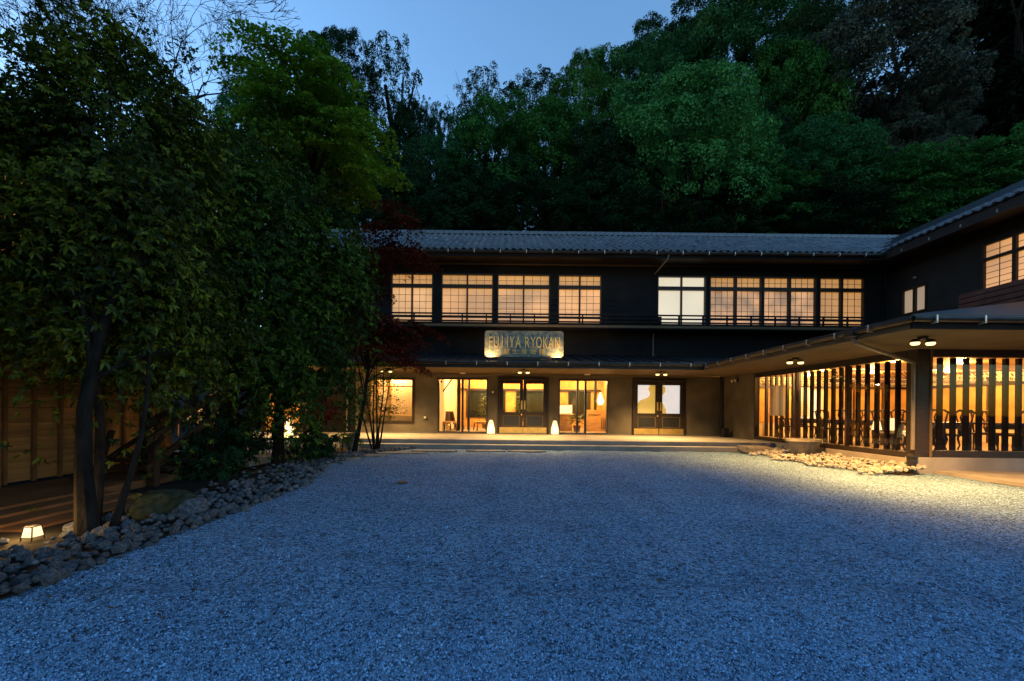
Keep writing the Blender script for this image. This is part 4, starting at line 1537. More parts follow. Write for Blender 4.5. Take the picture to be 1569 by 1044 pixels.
# stair with railing
sr_ = thing('wooden_stair', 'dark wooden stair with sloping rails in front of cedar wall', 'stair', (-6.3, 7.2, 0))
for i in range(4):
    MB().box(-6.75, -5.5, 6.3 + i * .3, 6.62 + i * .3, .12 + i * .09, .18 + i * .09).build('tread', M['dark_wood'], sr_)
for xx, y0, y1 in ((-5.5, 6.2, 7.7),):
    for z in (.55, .95):
        MB().bar((xx, y0, z - .25), (xx, y1, z + .55), .06, .09).build('handrail', M['dark_wood'], sr_)
    for yy, z in ((6.35, .8), (7.5, 1.45)):
        MB().box(xx - .05, xx + .05, yy - .05, yy + .05, .0, z).build('rail_post', M['dark_wood'], sr_)
t = thing('post_base', 'pale tapered stone footing under the stair post', 'footing', (-6.1, 7.25, 0))
q = at(253, 712, 7.3)
frus(MB(), q.x, 7.3, .1, .13, .08, .26).build('footing_block', M['concrete'], t)
tb = thing('step_block', 'square concrete block and low slabs below the porch edge', 'step', (-5.6, 11, 0))
q = at(412, 700, 10.9)
MB().box(q.x - .25, q.x + .55, 10.7, 11.3, -.02, .34).build('block', M['concrete'], tb, .01)
MB().box(q.x - 1.1, q.x + .7, 10.2, 10.69, -.02, .08).build('slab', M['concrete'], tb, .01)
for px0, px1, z0_, z1_ in ((285, 296, .62, 1.1), (304, 313, .66, 1.15), (317, 327, .66, 1.15), (330, 338, .5, 1.0)):
    MB().box(fx(px0), fx(px1), D - .12, D - .104, z0_, z1_).build('lit_slot', M['shoji3'], main)
MB().box(fx(262) * .81, fx(345) * .81, 13.5, 13.56, 1.221, 1.27).build('porch_rail', M['batten'], main)
for px in (270, 300, 330):
    MB().box(fx(px) * .81 - .03, fx(px) * .81 + .03, 13.5, 13.56, .27, 1.22).build('porch_rail_post', M['batten'], main)
# one real lamp: wall lamp over the deck lighting the cedar boards
t = thing('eave_lamp', 'small lamp under the eave of the cedar house, hidden by leaves', 'lamp', (-5.9, 8.0, 2.9))
MB().lathe([(.0, -.05), (.05, -.03), (.06, .02), (.03, .05)], 10, (-6.2, 8.0, 2.9)).build('bulb', M['bulb'], t)
MB().bar((-6.2, 8.0, 2.95), (-6.95, 8.1, 3.05), .025).build('arm', M['black_metal'], t)
lamp('eave_light', 'SPOT', (-6.15, 7.9, 2.83), 75, (1, .55, .17), .05, 150, (-6.6, 7.2, 0), parent=t)

# ---------------------------------------------------------------- trees
def unit(v):
    return v / np.maximum(np.linalg.norm(v, axis=-1, keepdims=True), 1e-6)


def kite_leaves(pos, nrm, L, W, rg, axis=None, fold=0.0):
    """one four-cornered leaf per point"""
    n = len(pos)
    a = rg.normal(size=(n, 3)) if axis is None else axis
    a = unit(a - nrm * np.sum(a * nrm, -1, keepdims=True))
    b = np.cross(nrm, a)
    L = np.broadcast_to(np.asarray(L).reshape(-1, 1), (n, 1))
    W = np.broadcast_to(np.asarray(W).reshape(-1, 1), (n, 1))
    P = np.stack([pos - a * L * .5, pos + b * W * .5 - a * L * .05, pos + a * L * .5 - nrm * L * .12, pos - b * W * .5 - a * L * .05], 1)
    F = 4 * np.arange(n)[:, None] + np.arange(4)[None]
    return P.reshape(-1, 3), F


def lump(d, ph):
    return 1 + .16 * np.sin(d[:, 0] * 3.1 + ph[0]) * np.sin(d[:, 1] * 2.7 + ph[1]) + .13 * np.sin(d[:, 2] * 4.3 + ph[2] + d[:, 0] * 2)


def dome_crown(seed, rx, rz, ncl, clr, nleaf, L, W, inner=.5, low=-.5, name='crown', flat=.75):
    """crown of rounded leaf clumps about the origin; returns mesh and clump centres"""
    rg = np.random.default_rng(seed)
    d = unit(rg.normal(size=(ncl * 3, 3)))
    d = d[d[:, 2] > low][:ncl]
    k = (inner + (1 - inner) * rg.random(len(d)) ** .55) * lump(d, rg.random(3) * 6)
    c = d * k[:, None] * np.array((rx, rx, rz))
    cr = clr * (.6 + .8 * rg.random(len(d)))
    n = nleaf
    dd = unit(rg.normal(size=(len(d), n, 3)) + d[:, None, :] * .55 + np.array((0, 0, .45)))
    rad = (.82 + .26 * rg.random((len(d), n, 1))) * cr[:, None, None]
    pos = c[:, None, :] + dd * rad * np.array((1, 1, flat))
    nrm = unit(dd * .9 + np.array((0, 0, .45)) + .4 * rg.normal(size=dd.shape))
    pos, nrm = pos.reshape(-1, 3), nrm.reshape(-1, 3)
    s = .7 + .6 * rg.random(len(pos))
    V, F = kite_leaves(pos, nrm, L * s, W * s, rg)
    cl = np.repeat(rg.random(len(d)), n)
    sh = np.clip(.5 * cl + .6 * rg.random(len(pos)) - .05, 0, 1)
    return np_mesh(name, V, F, None, sh), c


def lobe_crown(seed, rx, rz, nlobe, per, clr, nleaf, L, W, name='crown'):
    """billowing crown: big lobes, each covered with leaf clumps on its upper and outer side"""
    rg = np.random.default_rng(seed)
    d = unit(rg.normal(size=(nlobe * 4, 3)))
    d = d[d[:, 2] > -.75]
    pick = [0]
    for i in range(1, len(d)):                       # keep the lobes apart
        if len(pick) < nlobe and np.min(np.linalg.norm(d[pick] - d[i], axis=1)) > 1.15 / math.sqrt(nlobe) * 1.5:
            pick.append(i)
    d = d[pick]
    nl = len(d)
    ext = np.array((rx, rx, rz))
    lc = d * ext * (.60 + .16 * rg.random((nl, 1)))
    lr = (.30 + .16 * rg.random(nl)) * (rx + rz) / 2
    cd = unit(rg.normal(size=(nl, per, 3)) + d[:, None] * .7 + np.array((0, 0, .55)))
    c = lc[:, None] + cd * lr[:, None, None] * (.82 + .22 * rg.random((nl, per, 1))) * np.array((1, 1, .8))
    tone = (rg.random((nl, 1)) * .45 + rg.random((nl, per)) * .35).reshape(-1)
    c = c.reshape(-1, 3)
    cd = cd.reshape(-1, 3)
    m = len(c)
    cr = clr * (.55 + .9 * rg.random(m))
    dd = unit(rg.normal(size=(m, nleaf, 3)) + cd[:, None] * .6 + np.array((0, 0, .4)))
    pos = c[:, None] + dd * (.7 + .4 * rg.random((m, nleaf, 1))) * cr[:, None, None] * np.array((1, 1, .7))
    nrm = unit(dd * .8 + np.array((0, 0, .5)) + .45 * rg.normal(size=dd.shape)).reshape(-1, 3)
    pos = pos.reshape(-1, 3)
    s_ = .55 + .9 * rg.random(len(pos))
    V, F = kite_leaves(pos, nrm, L * s_, W * s_, rg)
    sh = np.clip(np.repeat(tone, nleaf) + .4 * rg.random(len(pos)) - .08, 0, 1)
    return np_mesh(name, V, F, None, sh), c


def layer_crown(seed, rx, rz, nl, lr, nleaf, L, W, name='crown', low=-.7, tilt=.25, keepf=None):
    """maple-like crown: thin drooping tiers of small leaves"""
    rg = np.random.default_rng(seed)
    d = unit(rg.normal(size=(nl * 3, 3)))
    d = d[d[:, 2] > low][:nl]
    k = (.35 + .65 * rg.random(len(d)) ** .6) * lump(d, rg.random(3) * 6)
    c = d * k[:, None] * np.array((rx, rx, rz))
    if keepf is not None:
        c = c[keepf(c)]
    m = len(c)
    out = unit(c * np.array((1, 1, 0)) + 1e-3)
    r = np.sqrt(rg.random((m, nleaf))) * lr * (.6 + .7 * rg.random((m, 1)))
    t = rg.random((m, nleaf)) * 6.283
    lx, ly = r * np.cos(t) * 1.25, r * np.sin(t) * .8
    sd = np.stack([-out[:, 1], out[:, 0], 0 * out[:, 0]], -1)
    pos = c[:, None] + out[:, None] * lx[..., None] + sd[:, None] * ly[..., None]
    pos[..., 2] += -.28 * lx - .32 * r * r / lr + rg.normal(size=r.shape) * .06 * lr
    nrm = unit(np.array((0, 0, 1.0)) + out[:, None] * .35 + rg.normal(size=pos.shape) * .45)
    pos, nrm = pos.reshape(-1, 3), nrm.reshape(-1, 3)
    s = .65 + .7 * rg.random(len(pos))
    V, F = kite_leaves(pos, nrm, L * s, W * s, rg)
    cl = np.repeat(rg.random(m), nleaf)
    sh = np.clip(.55 * cl + .5 * rg.random(len(pos)), 0, 1)
    return np_mesh(name, V, F, None, sh), c


def whorl_crown(seed, n, rx, ry, rz, L, W, per=9, name='crown', inner=.45, low=-.8, cut=None):
    """evergreen crown: tufts of long drooping leaves at the shoot ends"""
    rg = np.random.default_rng(seed)
    d = unit(rg.normal(size=(n * 2, 3)))
    d = d[d[:, 2] > low][:n]
    # tufts gather on boughs
    nb = max(60, n // 62)
    db = unit(rg.normal(size=(nb * 2, 3)))
    db = db[db[:, 2] > low][:nb]
    kb = (inner + (1 - inner) * rg.random(len(db)) ** .6) * (1 + 1.5 * (lump(db, rg.random(3) * 6) - 1) + .10 * rg.normal(size=len(db)))
    cb = db * kb[:, None]
    which = rg.integers(0, len(db), n)
    off = rg.normal(size=(n, 3)) * np.array((.115, .115, .05))
    c = (cb[which] + off)
    c[:, 2] -= .10 * np.sum(off[:, :2] ** 2, 1) / .02
    c = c * np.array((rx, ry, rz))
    if cut is not None:
        ok = cut(c)
        c, which = c[ok], which[ok]
    n = len(c)
    ax = unit(unit(c) * np.array((.8, .8, .3)) + np.array((0, 0, .35)) + .35 * rg.normal(size=(n, 3)))
    e1 = unit(np.cross(ax, rg.normal(size=(n, 3))))
    e2 = np.cross(ax, e1)
    t = 6.283 * (np.arange(per)[None] / per + rg.random((n, 1))) + .25 * rg.normal(size=(n, per))
    rad = e1[:, None] * np.cos(t)[..., None] + e2[:, None] * np.sin(t)[..., None]
    lift = .25 + .9 * rg.random((n, per, 1))
    dirv = unit(rad + ax[:, None] * lift)
    ln = (L * (.45 + .95 * rg.random((n, per, 1))))
    wd = ln * W / L
    base = np.repeat(c[:, None], per, 1) + ax[:, None] * (.02 * rg.random((n, per, 1)))
    dn = np.array((0, 0, -1.0))
    side = unit(np.cross(dirv, ax[:, None] + 1e-3))
    p1 = base + dirv * ln * .38
    p2 = base + dirv * ln * .70 + dn * ln * .12
    p3 = base + dirv * ln * .92 + dn * ln * .36
    fold = ax[:, None] * wd * .18
    V = np.stack([base, p1 + side * wd * .5 + fold, p1 - side * wd * .5 + fold, p2 + side * wd * .42 + fold, p2 - side * wd * .42 + fold, p3], 2).reshape(-1, 3)
    nl = n * per
    b = 6 * np.arange(nl)[:, None]
    F = np.concatenate([b + np.array([[0, 1, 2]]), b + np.array([[1, 3, 4]]), b + np.array([[1, 4, 2]]), b + np.array([[3, 5, 4]])], 1).reshape(-1, 3)
    tone = np.clip(np.repeat(.45 * rg.random(len(db))[which] + .25 * rg.random(n), per) + .35 * rg.random(nl), 0, 1) ** 2.3
    return np_mesh(name, V, F, None, np.repeat(np.clip(tone, 0, 1), 4)), cb * np.array((rx, ry, rz))


def cedar_crown(seed, r, h, n, L, W, name='crown'):
    rg = np.random.default_rng(seed)
    u = rg.random(n)
    z = (u - .5) * h
    t = rg.random(n) * 6.283
    nb = 60
    tb = rg.random(nb) * 6.283
    zb = (rg.random(nb) - .5) * h
    w = rg.integers(0, nb, n)
    z = zb[w] + rg.normal(size=n) * h * .018
    t = tb[w] + rg.normal(size=n) * .3
    prof = np.clip(1.02 - (z / h + .5), .05, 1) ** .6 * (.75 + .25 * np.sin(zb[w] * 5))
    rr = r * prof * np.sqrt(rg.random(n)) * 1.05
    pos = np.stack([rr * np.cos(t), rr * np.sin(t), z - .25 * rr], -1)
    out = np.stack([np.cos(t), np.sin(t), 0 * t], -1)
    nrm = unit(np.array((0, 0, .6)) + out * .5 + rg.normal(size=pos.shape) * .6)
    V, F = kite_leaves(pos, nrm, L * (.6 + .8 * rg.random(n)), W, rg, axis=out + np.array((0, 0, -.5)) + .3 * rg.normal(size=pos.shape))
    return np_mesh(name, V, F, None, rg.random(n)), np.stack([r * .6 * np.cos(tb), r * .6 * np.sin(tb), zb], -1)


def wood(parent, base, top, r0, targets, m, seed=0, n=6, limbs=14, name='trunk', lean=None):
    """tapered trunk with limbs that reach the given points"""
    rd = random.Random(seed)
    base, top = Vector(base), Vector(top)
    pts, rad = [], []
    N = 7
    sx, sy = rd.uniform(-1, 1), rd.uniform(-1, 1)
    L = (top - base).length
    for i in range(N + 1):
        u = i / N
        w_ = math.sin(u * math.pi) * .05 * L
        pts.append(base.lerp(top, u) + Vector((sx * w_ * math.sin(u * 5), sy * w_ * math.cos(u * 4), 0)))
        rad.append(r0 * (1.25 if i == 0 else 1) * (1 - .75 * u))
    mb = MB().tube(pts, rad, 8)
    tg = list(targets)
    rd.shuffle(tg)
    for q in tg[:limbs]:
        q = Vector(q)
        u = min(.95, max(.3, (q.z - base.z) / max(.1, (top.z - base.z)) - rd.uniform(.1, .35)))
        i = u * N
        k = int(i)
        p = pts[k].lerp(pts[min(N, k + 1)], i - k)
        rr = r0 * (1 - .75 * u) * .55
        mid = p.lerp(q, .5) + Vector((rd.uniform(-.1, .1), rd.uniform(-.1, .1), rd.uniform(-.02, .16))) * (q - p).length
        mb.tube([p, p.lerp(mid, .5) + Vector((0, 0, .03)), mid, q], [rr, rr * .8, rr * .55, rr * .2], n, False)
        for j in range(2):
            e = q + Vector((rd.uniform(-1, 1), rd.uniform(-1, 1), rd.uniform(-.2, .7))) * (q - p).length * .28
            mb.tube([mid, mid.lerp(e, .55) + Vector((0, 0, .04)), e], [rr * .45, rr * .3, rr * .1], 4, False)
    return mb.build(name, m, parent)


LM = {
    'camphor': leaf_mat('leaf_camphor', (.013, .085, .022), (.11, .35, .092), .2, .008),
    'teal': leaf_mat('leaf_teal', (.009, .055, .022), (.05, .185, .06), .2, .008),
    'mid': leaf_mat('leaf_mid', (.009, .055, .011), (.062, .21, .04), .2, .008),
    'dark': leaf_mat('leaf_dark', (.005, .022, .009), (.022, .07, .026), .15, .008),
    'grey': leaf_mat('leaf_grey', (.026, .045, .036), (.10, .135, .10), .15, .008),
    'black': leaf_mat('leaf_black', (.003, .007, .004), (.009, .02, .01), .1, .005),
    'spring': leaf_mat('leaf_spring', (.018, .07, .006), (.17, .32, .024), .35, .01),
    'red': leaf_mat('leaf_red', (.018, .005, .004), (.105, .018, .008), .3, .01),
    'evergreen': leaf_mat('leaf_evergreen', (.007, .018, .004), (.20, .25, .018), .2, .015),  # red-rich: warm light on the left trees is put into the leaf colour
    'evergreen2': leaf_mat('leaf_evergreen_dark', (.005, .018, .004), (.12, .22, .016), .2, .015),  # greener, with the same warm light worked into the colour
    'azalea': leaf_mat('leaf_azalea', (.07, .009, .008), (.25, .035, .02), .3, .01),
}
PROTO = {
    'domeA': lobe_crown(1, 4.2, 4.4, 26, 22, .50, 130, .15, .075),
    'domeB': lobe_crown(2, 4.2, 3.8, 20, 24, .52, 130, .16, .075),
    'domeC': lobe_crown(3, 4.2, 4.6, 30, 18, .46, 120, .15, .07),
    'sparse': dome_crown(4, 4.0, 4.4, 420, .34, 48, .16, .085, .45, -.75, flat=.9),
    'sparse2': dome_crown(5, 4.0, 4.0, 340, .34, 48, .16, .085, .4, -.75, flat=.9),
    'layer': layer_crown(6, 4.2, 3.4, 260, .85, 170, .15, .09),
    'cedar': cedar_crown(7, 2.6, 14, 26000, .28, .09),
}


EXT = {}
for _k, (_me, _c) in PROTO.items():
    _a = np.empty(len(_me.vertices) * 3, np.float32)
    _me.vertices.foreach_get('co', _a)
    _a = np.abs(_a.reshape(-1, 3))
    EXT[_k] = (float(np.percentile(_a[:, 0], 98)), float(np.percentile(_a[:, 2], 99.3)))


def tree(name, label, px, top, bot, hw, Y, proto, leaf, cat='tree', group=None, limbs=10, bark='bark', base_px=None, seed=None):
    """a tree on the hillside whose crown spans the given part of the view at distance Y"""
    a, b = at(px, top, Y), at(px, bot, Y)
    c = (a + b) / 2
    szz = (a.z - b.z) / 2
    me, cl = PROTO[proto]
    wid, hgt = EXT[proto]
    sz = szz / hgt
    sxy = hw / FPX * Y / wid
    rz = R.uniform(0, 6.28)
    bx, by = c.x + R.uniform(-.5, .5), Y + R.uniform(-.3, .3)
    gz = hz(bx, by) if by > 25 else 0
    t = thing(name, label, cat, (bx, by, gz - .1), group)
    o = link('crown', me, t, c, Matrix.Rotation(rz, 3, 'Z'), (sxy, sxy, sz))
    if not me.materials:
        me.materials.append(LM[leaf])
    o.material_slots[0].link = 'OBJECT'
    o.material_slots[0].material = LM[leaf]
    Mx = WORLD[o.name]
    tg = [Mx @ Vector(v * .9) for v in cl]
    top_p = c + Vector((0, 0, szz * (.35 if proto != 'cedar' else .9)))
    wood(t, (bx, by, gz - .1), top_p, .035 * max(2.5, (top_p.z - gz)) * .6, tg, M[bark], seed or int(px), limbs=limbs)
    return t


G = 'trees on the hillside behind the inn'
hill = [
    # px, top, bottom, half width, Y, prototype, leaf, label
    (1048, 128, 385, 118, 27, 'domeA', 'camphor', 'large bright green rounded tree rising behind the middle of the roof'),
    (1128, 18, 190, 92, 36, 'domeB', 'teal', 'broad dark teal tree on the skyline above the bright rounded tree'),
    (985, 72, 260, 78, 35, 'domeC', 'teal', 'rounded tree on the sky edge left of the bright rounded tree'),
    (905, 92, 290, 62, 33, 'domeC', 'mid', 'green tree on the sky edge where the hill begins to climb'),
    (835, 165, 350, 80, 30, 'domeA', 'mid', 'mid green leafy tree above the right end of the signboard'),
    (752, 185, 365, 75, 29, 'domeB', 'mid', 'mid green leafy tree above the left end of the signboard'),
    (682, 225, 380, 58, 28, 'domeC', 'teal', 'bluish green tree just right of the bright maple tip'),
    (742, 118, 250, 44, 38, 'sparse', 'dark', 'thin open tree silhouetted on the skyline, right of the lowest dip'),
    (672, 158, 290, 36, 38, 'sparse2', 'dark', 'thin open tree silhouetted in the lowest dip of the skyline'),
    (822, 112, 240, 52, 40, 'sparse', 'dark', 'thin open tree silhouetted halfway up the climbing skyline'),
    (925, 205, 365, 66, 28, 'domeB', 'dark', 'dark shaded tree left of the bright rounded tree'),
    (1132, 165, 330, 72, 32, 'domeC', 'dark', 'dark tree tucked behind the right shoulder of the bright rounded tree'),
    (1205, 88, 300, 72, 33, 'domeB', 'mid', 'green tree between bright rounded tree and big grey green oak'),
    (1318, 28, 262, 122, 33, 'domeA', 'grey', 'big grey green evergreen oak high on the hill'),
    (1402, 150, 285, 62, 31, 'domeC', 'grey', 'smaller grey green oak below the big one'),
    (1245, 195, 365, 84, 28, 'domeA', 'teal', 'blue green rounded tree above the white upper window'),
    (1180, 265, 385, 72, 27, 'layer', 'mid', 'spreading tiered tree low over the roof ridge, right of the bright tree'),
    (1335, 248, 385, 88, 27, 'layer', 'mid', 'tiered green maple over the junction of the two roofs'),
    (1432, 232, 385, 84, 26.5, 'layer', 'mid', 'tiered green maple above the rising eave of the wing'),
    (1535, 222, 365, 86, 26, 'layer', 'mid', 'tiered green maple at the right edge above the eave'),
    (1492, -70, 400, 64, 36, 'cedar', 'black', 'tall black cedar second from the right edge'),
    (1568, -60, 400, 70, 33, 'cedar', 'black', 'tall black cedar at the right edge'),
    (1432, -40, 400, 52, 39, 'cedar', 'black', 'tall black cedar behind the small grey green oak'),
    (1530, -30, 330, 60, 42, 'cedar', 'black', 'far black cedar between the two right hand cedars'),
    (1095, -30, 95, 62, 44, 'sparse', 'dark', 'open leafy crown at the top of the photo above the teal tree'),
    (1190, -40, 90, 66, 45, 'sparse2', 'dark', 'open leafy crown at the top of the photo, left of the big oak'),
    (1275, -40, 80, 60, 45, 'sparse', 'dark', 'open leafy crown at the top of the photo right above the big oak'),
    (1372, -45, 90, 58, 44, 'sparse2', 'dark', 'open leafy crown at the top of the photo beside the cedars'),
    (720, 275, 395, 70, 27, 'domeB', 'dark', 'dark low tree behind the left part of the roof ridge'),
    (830, 285, 395, 74, 26.5, 'domeC', 'dark', 'dark low tree behind the roof ridge above the signboard'),
    (940, 285, 395, 64, 26.5, 'domeB', 'dark', 'dark low tree behind the ridge, left foot of the bright tree'),
    (1250, 300, 395, 84, 26.2, 'domeB', 'dark', 'dark low tree behind the ridge above the shoji row'),
    (1020, 45, 200, 60, 39, 'domeB', 'dark', 'dark tree on the skyline between two teal trees'),
    (1230, 20, 160, 60, 40, 'domeA', 'dark', 'dark tree on the skyline left of the big oak'),
    (1440, 120, 330, 70, 40, 'domeB', 'black', 'black tree mass beneath the cedars'),
    (1350, 180, 380, 90, 38, 'domeC', 'black', 'black tree mass beneath the big oak'),
    (590, 68, 262, 52, 29, 'sparse', 'dark', 'open tree with visible branches right of the light maple'),
    (512, 52, 240, 56, 27, 'domeC', 'dark', 'dark tree top peeping behind the light maple'),
    (632, 172, 380, 44, 30, 'domeB', 'dark', 'dark dense tree between the light maple and the skyline dip'),
    (405, 128, 330, 62, 27, 'domeC', 'teal', 'bluish tree behind the left side of the light maple'),
    (300, 200, 420, 90, 28, 'domeB', 'dark', 'dark tree behind the near evergreens'),
    (622, 255, 400, 62, 26.4, 'domeB', 'dark', 'dark low tree behind the roof beside the red maple top'),
    (540, 285, 405, 66, 26.2, 'domeC', 'dark', 'dark low tree behind the hidden left stretch of roof'),
    (672, 300, 400, 58, 26.2, 'domeB', 'dark', 'dark low tree behind the first visible roof tiles'),
    (790, 255, 395, 66, 28.5, 'domeC', 'dark', 'dark tree between the two mid green trees over the signboard'),
    (1085, 285, 395, 70, 26.2, 'domeC', 'dark', 'dark low tree at the foot of the bright rounded tree'),
    (478, 250, 410, 62, 26.8, 'domeB', 'dark', 'dark tree under the light maple, over the left end of the roof'),
    (560, 235, 400, 74, 26.5, 'domeA', 'dark', 'dark tree behind the light maple, just over the roof'),
]
for h in hill:
    kind = {'cedar': 'cedar_tree', 'layer': 'maple_tree'}.get(h[5], 'broadleaf_tree')
    tree(kind, h[7], *h[:7], group=G)


def bare_tree(label, base, h, r0, seed, spread=.55, aim=(0, 0, 1), depth=9):
    rd = random.Random(seed)
    t = thing('bare_tree', label, 'tree', base, 'bare twiggy trees at the upper left')
    lim = [MB(), MB()]

    def grow(p, d, L, r, k):
        n = 3
        pts, rad = [p], [r]
        q = p
        for i in range(n):
            d = (d + Vector((rd.gauss(0, .13), rd.gauss(0, .13), rd.gauss(0, .08) + .03))).normalized()
            q = q + d * L / n
            pts.append(q)
            rad.append(r * (1 - .35 * (i + 1) / n))
        lim[0 if k < 2 else 1].tube(pts, rad, 7 if k < 2 else (5 if k < 4 else 3), False)
        if k >= depth:
            return
        nb = 2 if k < 2 else rd.choice((2, 3, 3))
        for i in range(nb):
            a = Vector((rd.gauss(0, 1), rd.gauss(0, 1), rd.gauss(0, .6))).normalized()
            nd = (d + a * spread * rd.uniform(.7, 1.5)).normalized()
            j = rd.choice((2, 3)) if i else 3
            grow(pts[j], nd, L * rd.uniform(.58, .78), max(.011, rad[j] * .7), k + 1)

    grow(Vector(base), Vector(aim).normalized(), h * .33, r0, 0)
    lim[0].build('trunk', M['bark'], t)
    lim[1].build('twigs', M['bark'], t)
    return t


bare_tree('tall bare tree with spreading twigs in the top left sky', (-16.9, 19.5, 0), 31, .42, 4, .6, (.03, 0, 1))
bare_tree('second bare tree with fine twigs lower in the left sky', (-16.2, 23, 0), 30, .3, 15, .55, (.0, 0, 1))


# light green maple and red maple beside the porch
def own_tree(name, label, base, crown, c, leaf, r0, limbs=20, bark='bark', top=None, seed=1, scale=(1, 1, 1), cat='tree'):
    t = thing(name, label, cat, base)
    me, cl = crown
    me.materials.append(LM[leaf])
    o = link('crown', me, t, c, None, scale)
    Mx = WORLD[o.name]
    wood(t, base, top or (Vector(c) + Vector((0, 0, .6))), r0, [Mx @ Vector(v) for v in cl], M[bark], seed, limbs=limbs)
    return t


c = at(488, 205, 12.4)
own_tree('maple_tree', 'tall light green maple between the near evergreens and the roof', (-7.2, 12.6, 0),
         layer_crown(21, 2.1, 2.55, 190, .58, 190, .105, .075, keepf=lambda q: (np.abs(q[:, 0] + .28 * q[:, 2]) < 2.0 - .5 * np.maximum(0, q[:, 2]))), c, 'spring', .13, 26, seed=3)
c = at(583, 455, 11.6)
own_tree('red_maple', 'dark red maple hanging over the left end of the porch', (-4.35, 11.4, 0),
         layer_crown(22, 1.5, 2.3, 210, .55, 150, .085, .055, low=-.95, keepf=lambda q: (q[:, 0] < 1.2) & ~((q[:, 0] < -.5) & (q[:, 2] > 1.0)) & ~((q[:, 0] > -.15) & (q[:, 2] > -.6) & (q[:, 2] < 1.05))), c, 'red', .065, 30, seed=5)
c = at(628, 318, 11.9)
t = bpy.data.objects.get('maple_tree')

# near evergreens on the left
crownA = whorl_crown(31, 20000, 1.65, 1.25, 3.05, .074, .025, 6, cut=lambda q: (q[:, 0] < 1.45 - 1.05 * np.maximum(0, q[:, 2] - 1.2)) & ((q[:, 2] > -2.35) | (np.sin(q[:, 0] * 37 + q[:, 1] * 51) > .5)))
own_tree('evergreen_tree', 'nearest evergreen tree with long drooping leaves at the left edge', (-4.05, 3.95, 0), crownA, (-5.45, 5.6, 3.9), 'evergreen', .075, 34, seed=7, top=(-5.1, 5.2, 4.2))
wood(bpy.data.objects['evergreen_tree'], (-4.3, 4.25, 0), (-5.5, 5.5, 3.6), .05, [(-5.9, 5.9, 4.0), (-6.2, 5.2, 3.2), (-5.0, 6.0, 3.4), (-4.9, 5.0, 2.6)], M['bark'], 17, limbs=4)
wood(bpy.data.objects['evergreen_tree'], (-3.98, 4.12, 0), (-4.6, 5.6, 3.2), .032, [(-4.4, 5.9, 3.6), (-4.3, 5.2, 3.0)], M['bark'], 19, limbs=2)
crownB = whorl_crown(32, 16500, 1.8, 1.45, 2.85, .08, .027, 6, cut=lambda q: (q[:, 2] > -2.2) | (q[:, 0] > -.3))
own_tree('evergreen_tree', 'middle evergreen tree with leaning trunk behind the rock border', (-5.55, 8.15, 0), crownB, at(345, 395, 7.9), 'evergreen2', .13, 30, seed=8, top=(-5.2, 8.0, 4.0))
crownC = whorl_crown(33, 13500, 1.45, 1.25, 2.4, .078, .026, 6)
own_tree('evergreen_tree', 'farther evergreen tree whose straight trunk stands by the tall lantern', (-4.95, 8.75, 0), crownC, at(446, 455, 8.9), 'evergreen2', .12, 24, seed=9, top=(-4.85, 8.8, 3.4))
crownD = whorl_crown(34, 6000, 1.15, 1.0, 1.6, .08, .025, 6)
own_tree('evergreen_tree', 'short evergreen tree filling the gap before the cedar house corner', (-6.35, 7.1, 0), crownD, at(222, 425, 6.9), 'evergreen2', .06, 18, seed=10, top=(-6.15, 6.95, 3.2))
for i, (bx, by, rr, hh_, lab) in enumerate(((-5.25, 7.3, .55, .45, 'knee high dark shrub behind the stones near the leaning trunk'), (-4.7, 9.7, .5, .4, 'knee high dark shrub beside the straight trunk'), (-6.3, 9.4, .7, .7, 'waist high dark shrub beside the concrete walkway'))):
    own_tree('evergreen_shrub', lab, (bx, by, 0), whorl_crown(50 + i, 1100, rr, rr, hh_, .07, .024, 6), (bx, by, hh_ * .95), 'dark', .02, 10, seed=60 + i, top=(bx, by, hh_), cat='shrub')
crownE = whorl_crown(35, 1100, .75, .7, .5, .08, .025, 6)
own_tree('evergreen_shrub', 'low dark shrub beside the walkway between the two trunks', (-6.1, 7.6, 0), crownE, (-5.75, 7.9, .5), 'dark', .03, 10, seed=11, top=(-5.8, 7.9, .5), cat='shrub')

# unseen evergreen copies beside and behind the camera, added to shade the left side
for i, (x, y, rz) in enumerate(((-5.6, 1.2, 1.0), (-5.4, -2.6, 2.2), (-5.9, -6.2, .4))):
    src = bpy.data.objects['evergreen_tree.001']
    o = dup(src, (x, y, 0), rz, ('evergreen copy level with the camera, added to shade the left border', 'evergreen copy just behind the camera, added to shade the left border', 'evergreen copy farther behind the camera, added to shade the left border')[i])

# slim tree with several stems before the display window
t = thing('slim_tree', 'slim many stemmed tree standing before the display window', 'tree', (-4.0, 12.2, 0))
rd = random.Random(6)
lv = []
for i, (dx, h) in enumerate(((-.25, 2.6), (-.12, 3.0), (.02, 3.2), (.14, 2.9), (.28, 2.5), (-.4, 2.2))):
    p = Vector((-4.0 + dx * .3, 12.2 + rd.uniform(-.05, .05), 0))
    pts = [p]
    for k in range(5):
        p = p + Vector((dx * .28 + rd.gauss(0, .03), rd.gauss(0, .04), h / 5))
        pts.append(p)
        if k > 0:
            for j in range(3):
                e = p + Vector((rd.gauss(0, .35), rd.gauss(0, .3), rd.uniform(-.05, .3)))
                lv.append((p.copy(), e))
    MB().tube(pts, [.03, .026, .022, .018, .012, .006], 6).build('stem', M['bark'], t)
tw = MB()
pos = []
for a, b in lv:
    tw.tube([a, a.lerp(b, .5) + Vector((0, 0, .04)), b], [.007, .005, .003], 4, False)
    for k in range(26):
        u = rd.uniform(.35, 1.1)
        pos.append(a.lerp(b, u) + Vector((rd.gauss(0, .07), rd.gauss(0, .07), rd.gauss(0, .05))))
tw.build('twigs', M['bark'], t)
pos = np.array([p[:] for p in pos])
rg = np.random.default_rng(8)
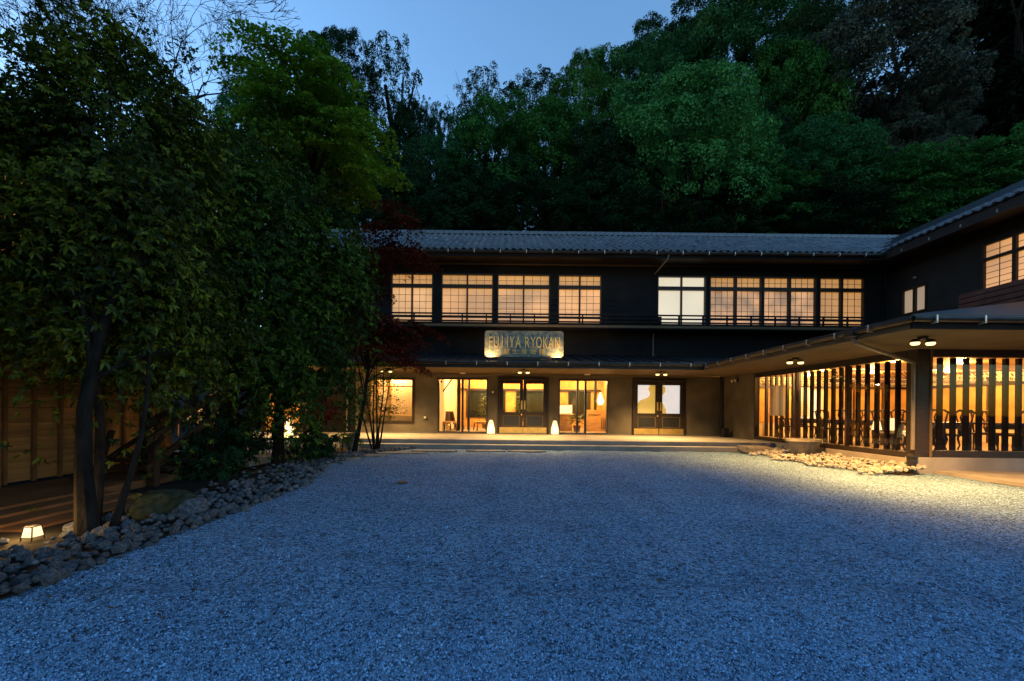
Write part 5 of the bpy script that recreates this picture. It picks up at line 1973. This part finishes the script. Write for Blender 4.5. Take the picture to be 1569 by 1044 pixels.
nr = unit(np.array((0, 0, 1.0)) + .6 * rg.normal(size=pos.shape))
V, F = kite_leaves(pos, nr, .075 * (.6 + .8 * rg.random(len(pos))), .045, rg)
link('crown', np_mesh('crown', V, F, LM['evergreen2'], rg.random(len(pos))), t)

# red azalea and a small broken-branched shrub near the porch end
crownF = dome_crown(41, .42, .42, 40, .13, 60, .05, .03, .3, -.6)
own_tree('azalea_bush', 'small red leaved bush below the red maple', (-5.35, 11.3, 0), crownF, at(497, 632, 11.3), 'azalea', .025, 14, seed=12, cat='bush')
crownG = dome_crown(42, .4, .25, 30, .12, 50, .05, .025, .3, -.6)
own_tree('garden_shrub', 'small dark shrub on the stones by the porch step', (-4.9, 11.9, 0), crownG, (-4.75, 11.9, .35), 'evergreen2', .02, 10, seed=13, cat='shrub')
t = thing('crooked_branch_shrub', 'leafless crooked shrub with dark bent branches before the stair', 'shrub', (-5.6, 5.9, 0))
mb = MB()
for pp in ([(120, 745), (150, 716), (185, 690), (212, 672), (232, 652), (226, 625), (245, 612)], [(185, 690), (205, 700), (230, 690), (250, 668)], [(232, 652), (240, 640), (258, 632)], [(150, 716), (160, 690), (172, 660)]):
    P_ = [at(u, v, 5.9) for u, v in pp]
    mb.tube(P_, [.05 - .006 * i for i in range(len(P_))], 6)
mb.tube([at(120, 745, 5.9), (at(112, 760, 5.9).x, 5.85, 0)], [.05, .06], 6)
mb.build('branches', M['bark'], t)

# a few fallen leaves on the gravel
rg = np.random.default_rng(77)
n = 170
Yl = 1 / (1 / 2.2 + (1 / 12.0 - 1 / 2.2) * rg.random(n))
Xl = np.where(rg.random(n) < .6, -3.2 + np.abs(rg.normal(size=n)) * .8, rg.uniform(-3, 6, n))
pos = np.stack([Xl, Yl, court_z(Xl, Yl) + .018], -1)
V, F = kite_leaves(pos, unit(np.array((0, 0, 1.0)) + .3 * rg.normal(size=(n, 3))), .045 * (.6 + .8 * rg.random(n)), .018, rg)
tag(link('fallen_leaves', np_mesh('fallen_leaves', V, F, leaf_mat('dry_leaf', (.03, .02, .01), (.14, .08, .03), .1, .02), rg.random(n))), 'dry brown leaves scattered on the gravel', 'leaves', kind='stuff')
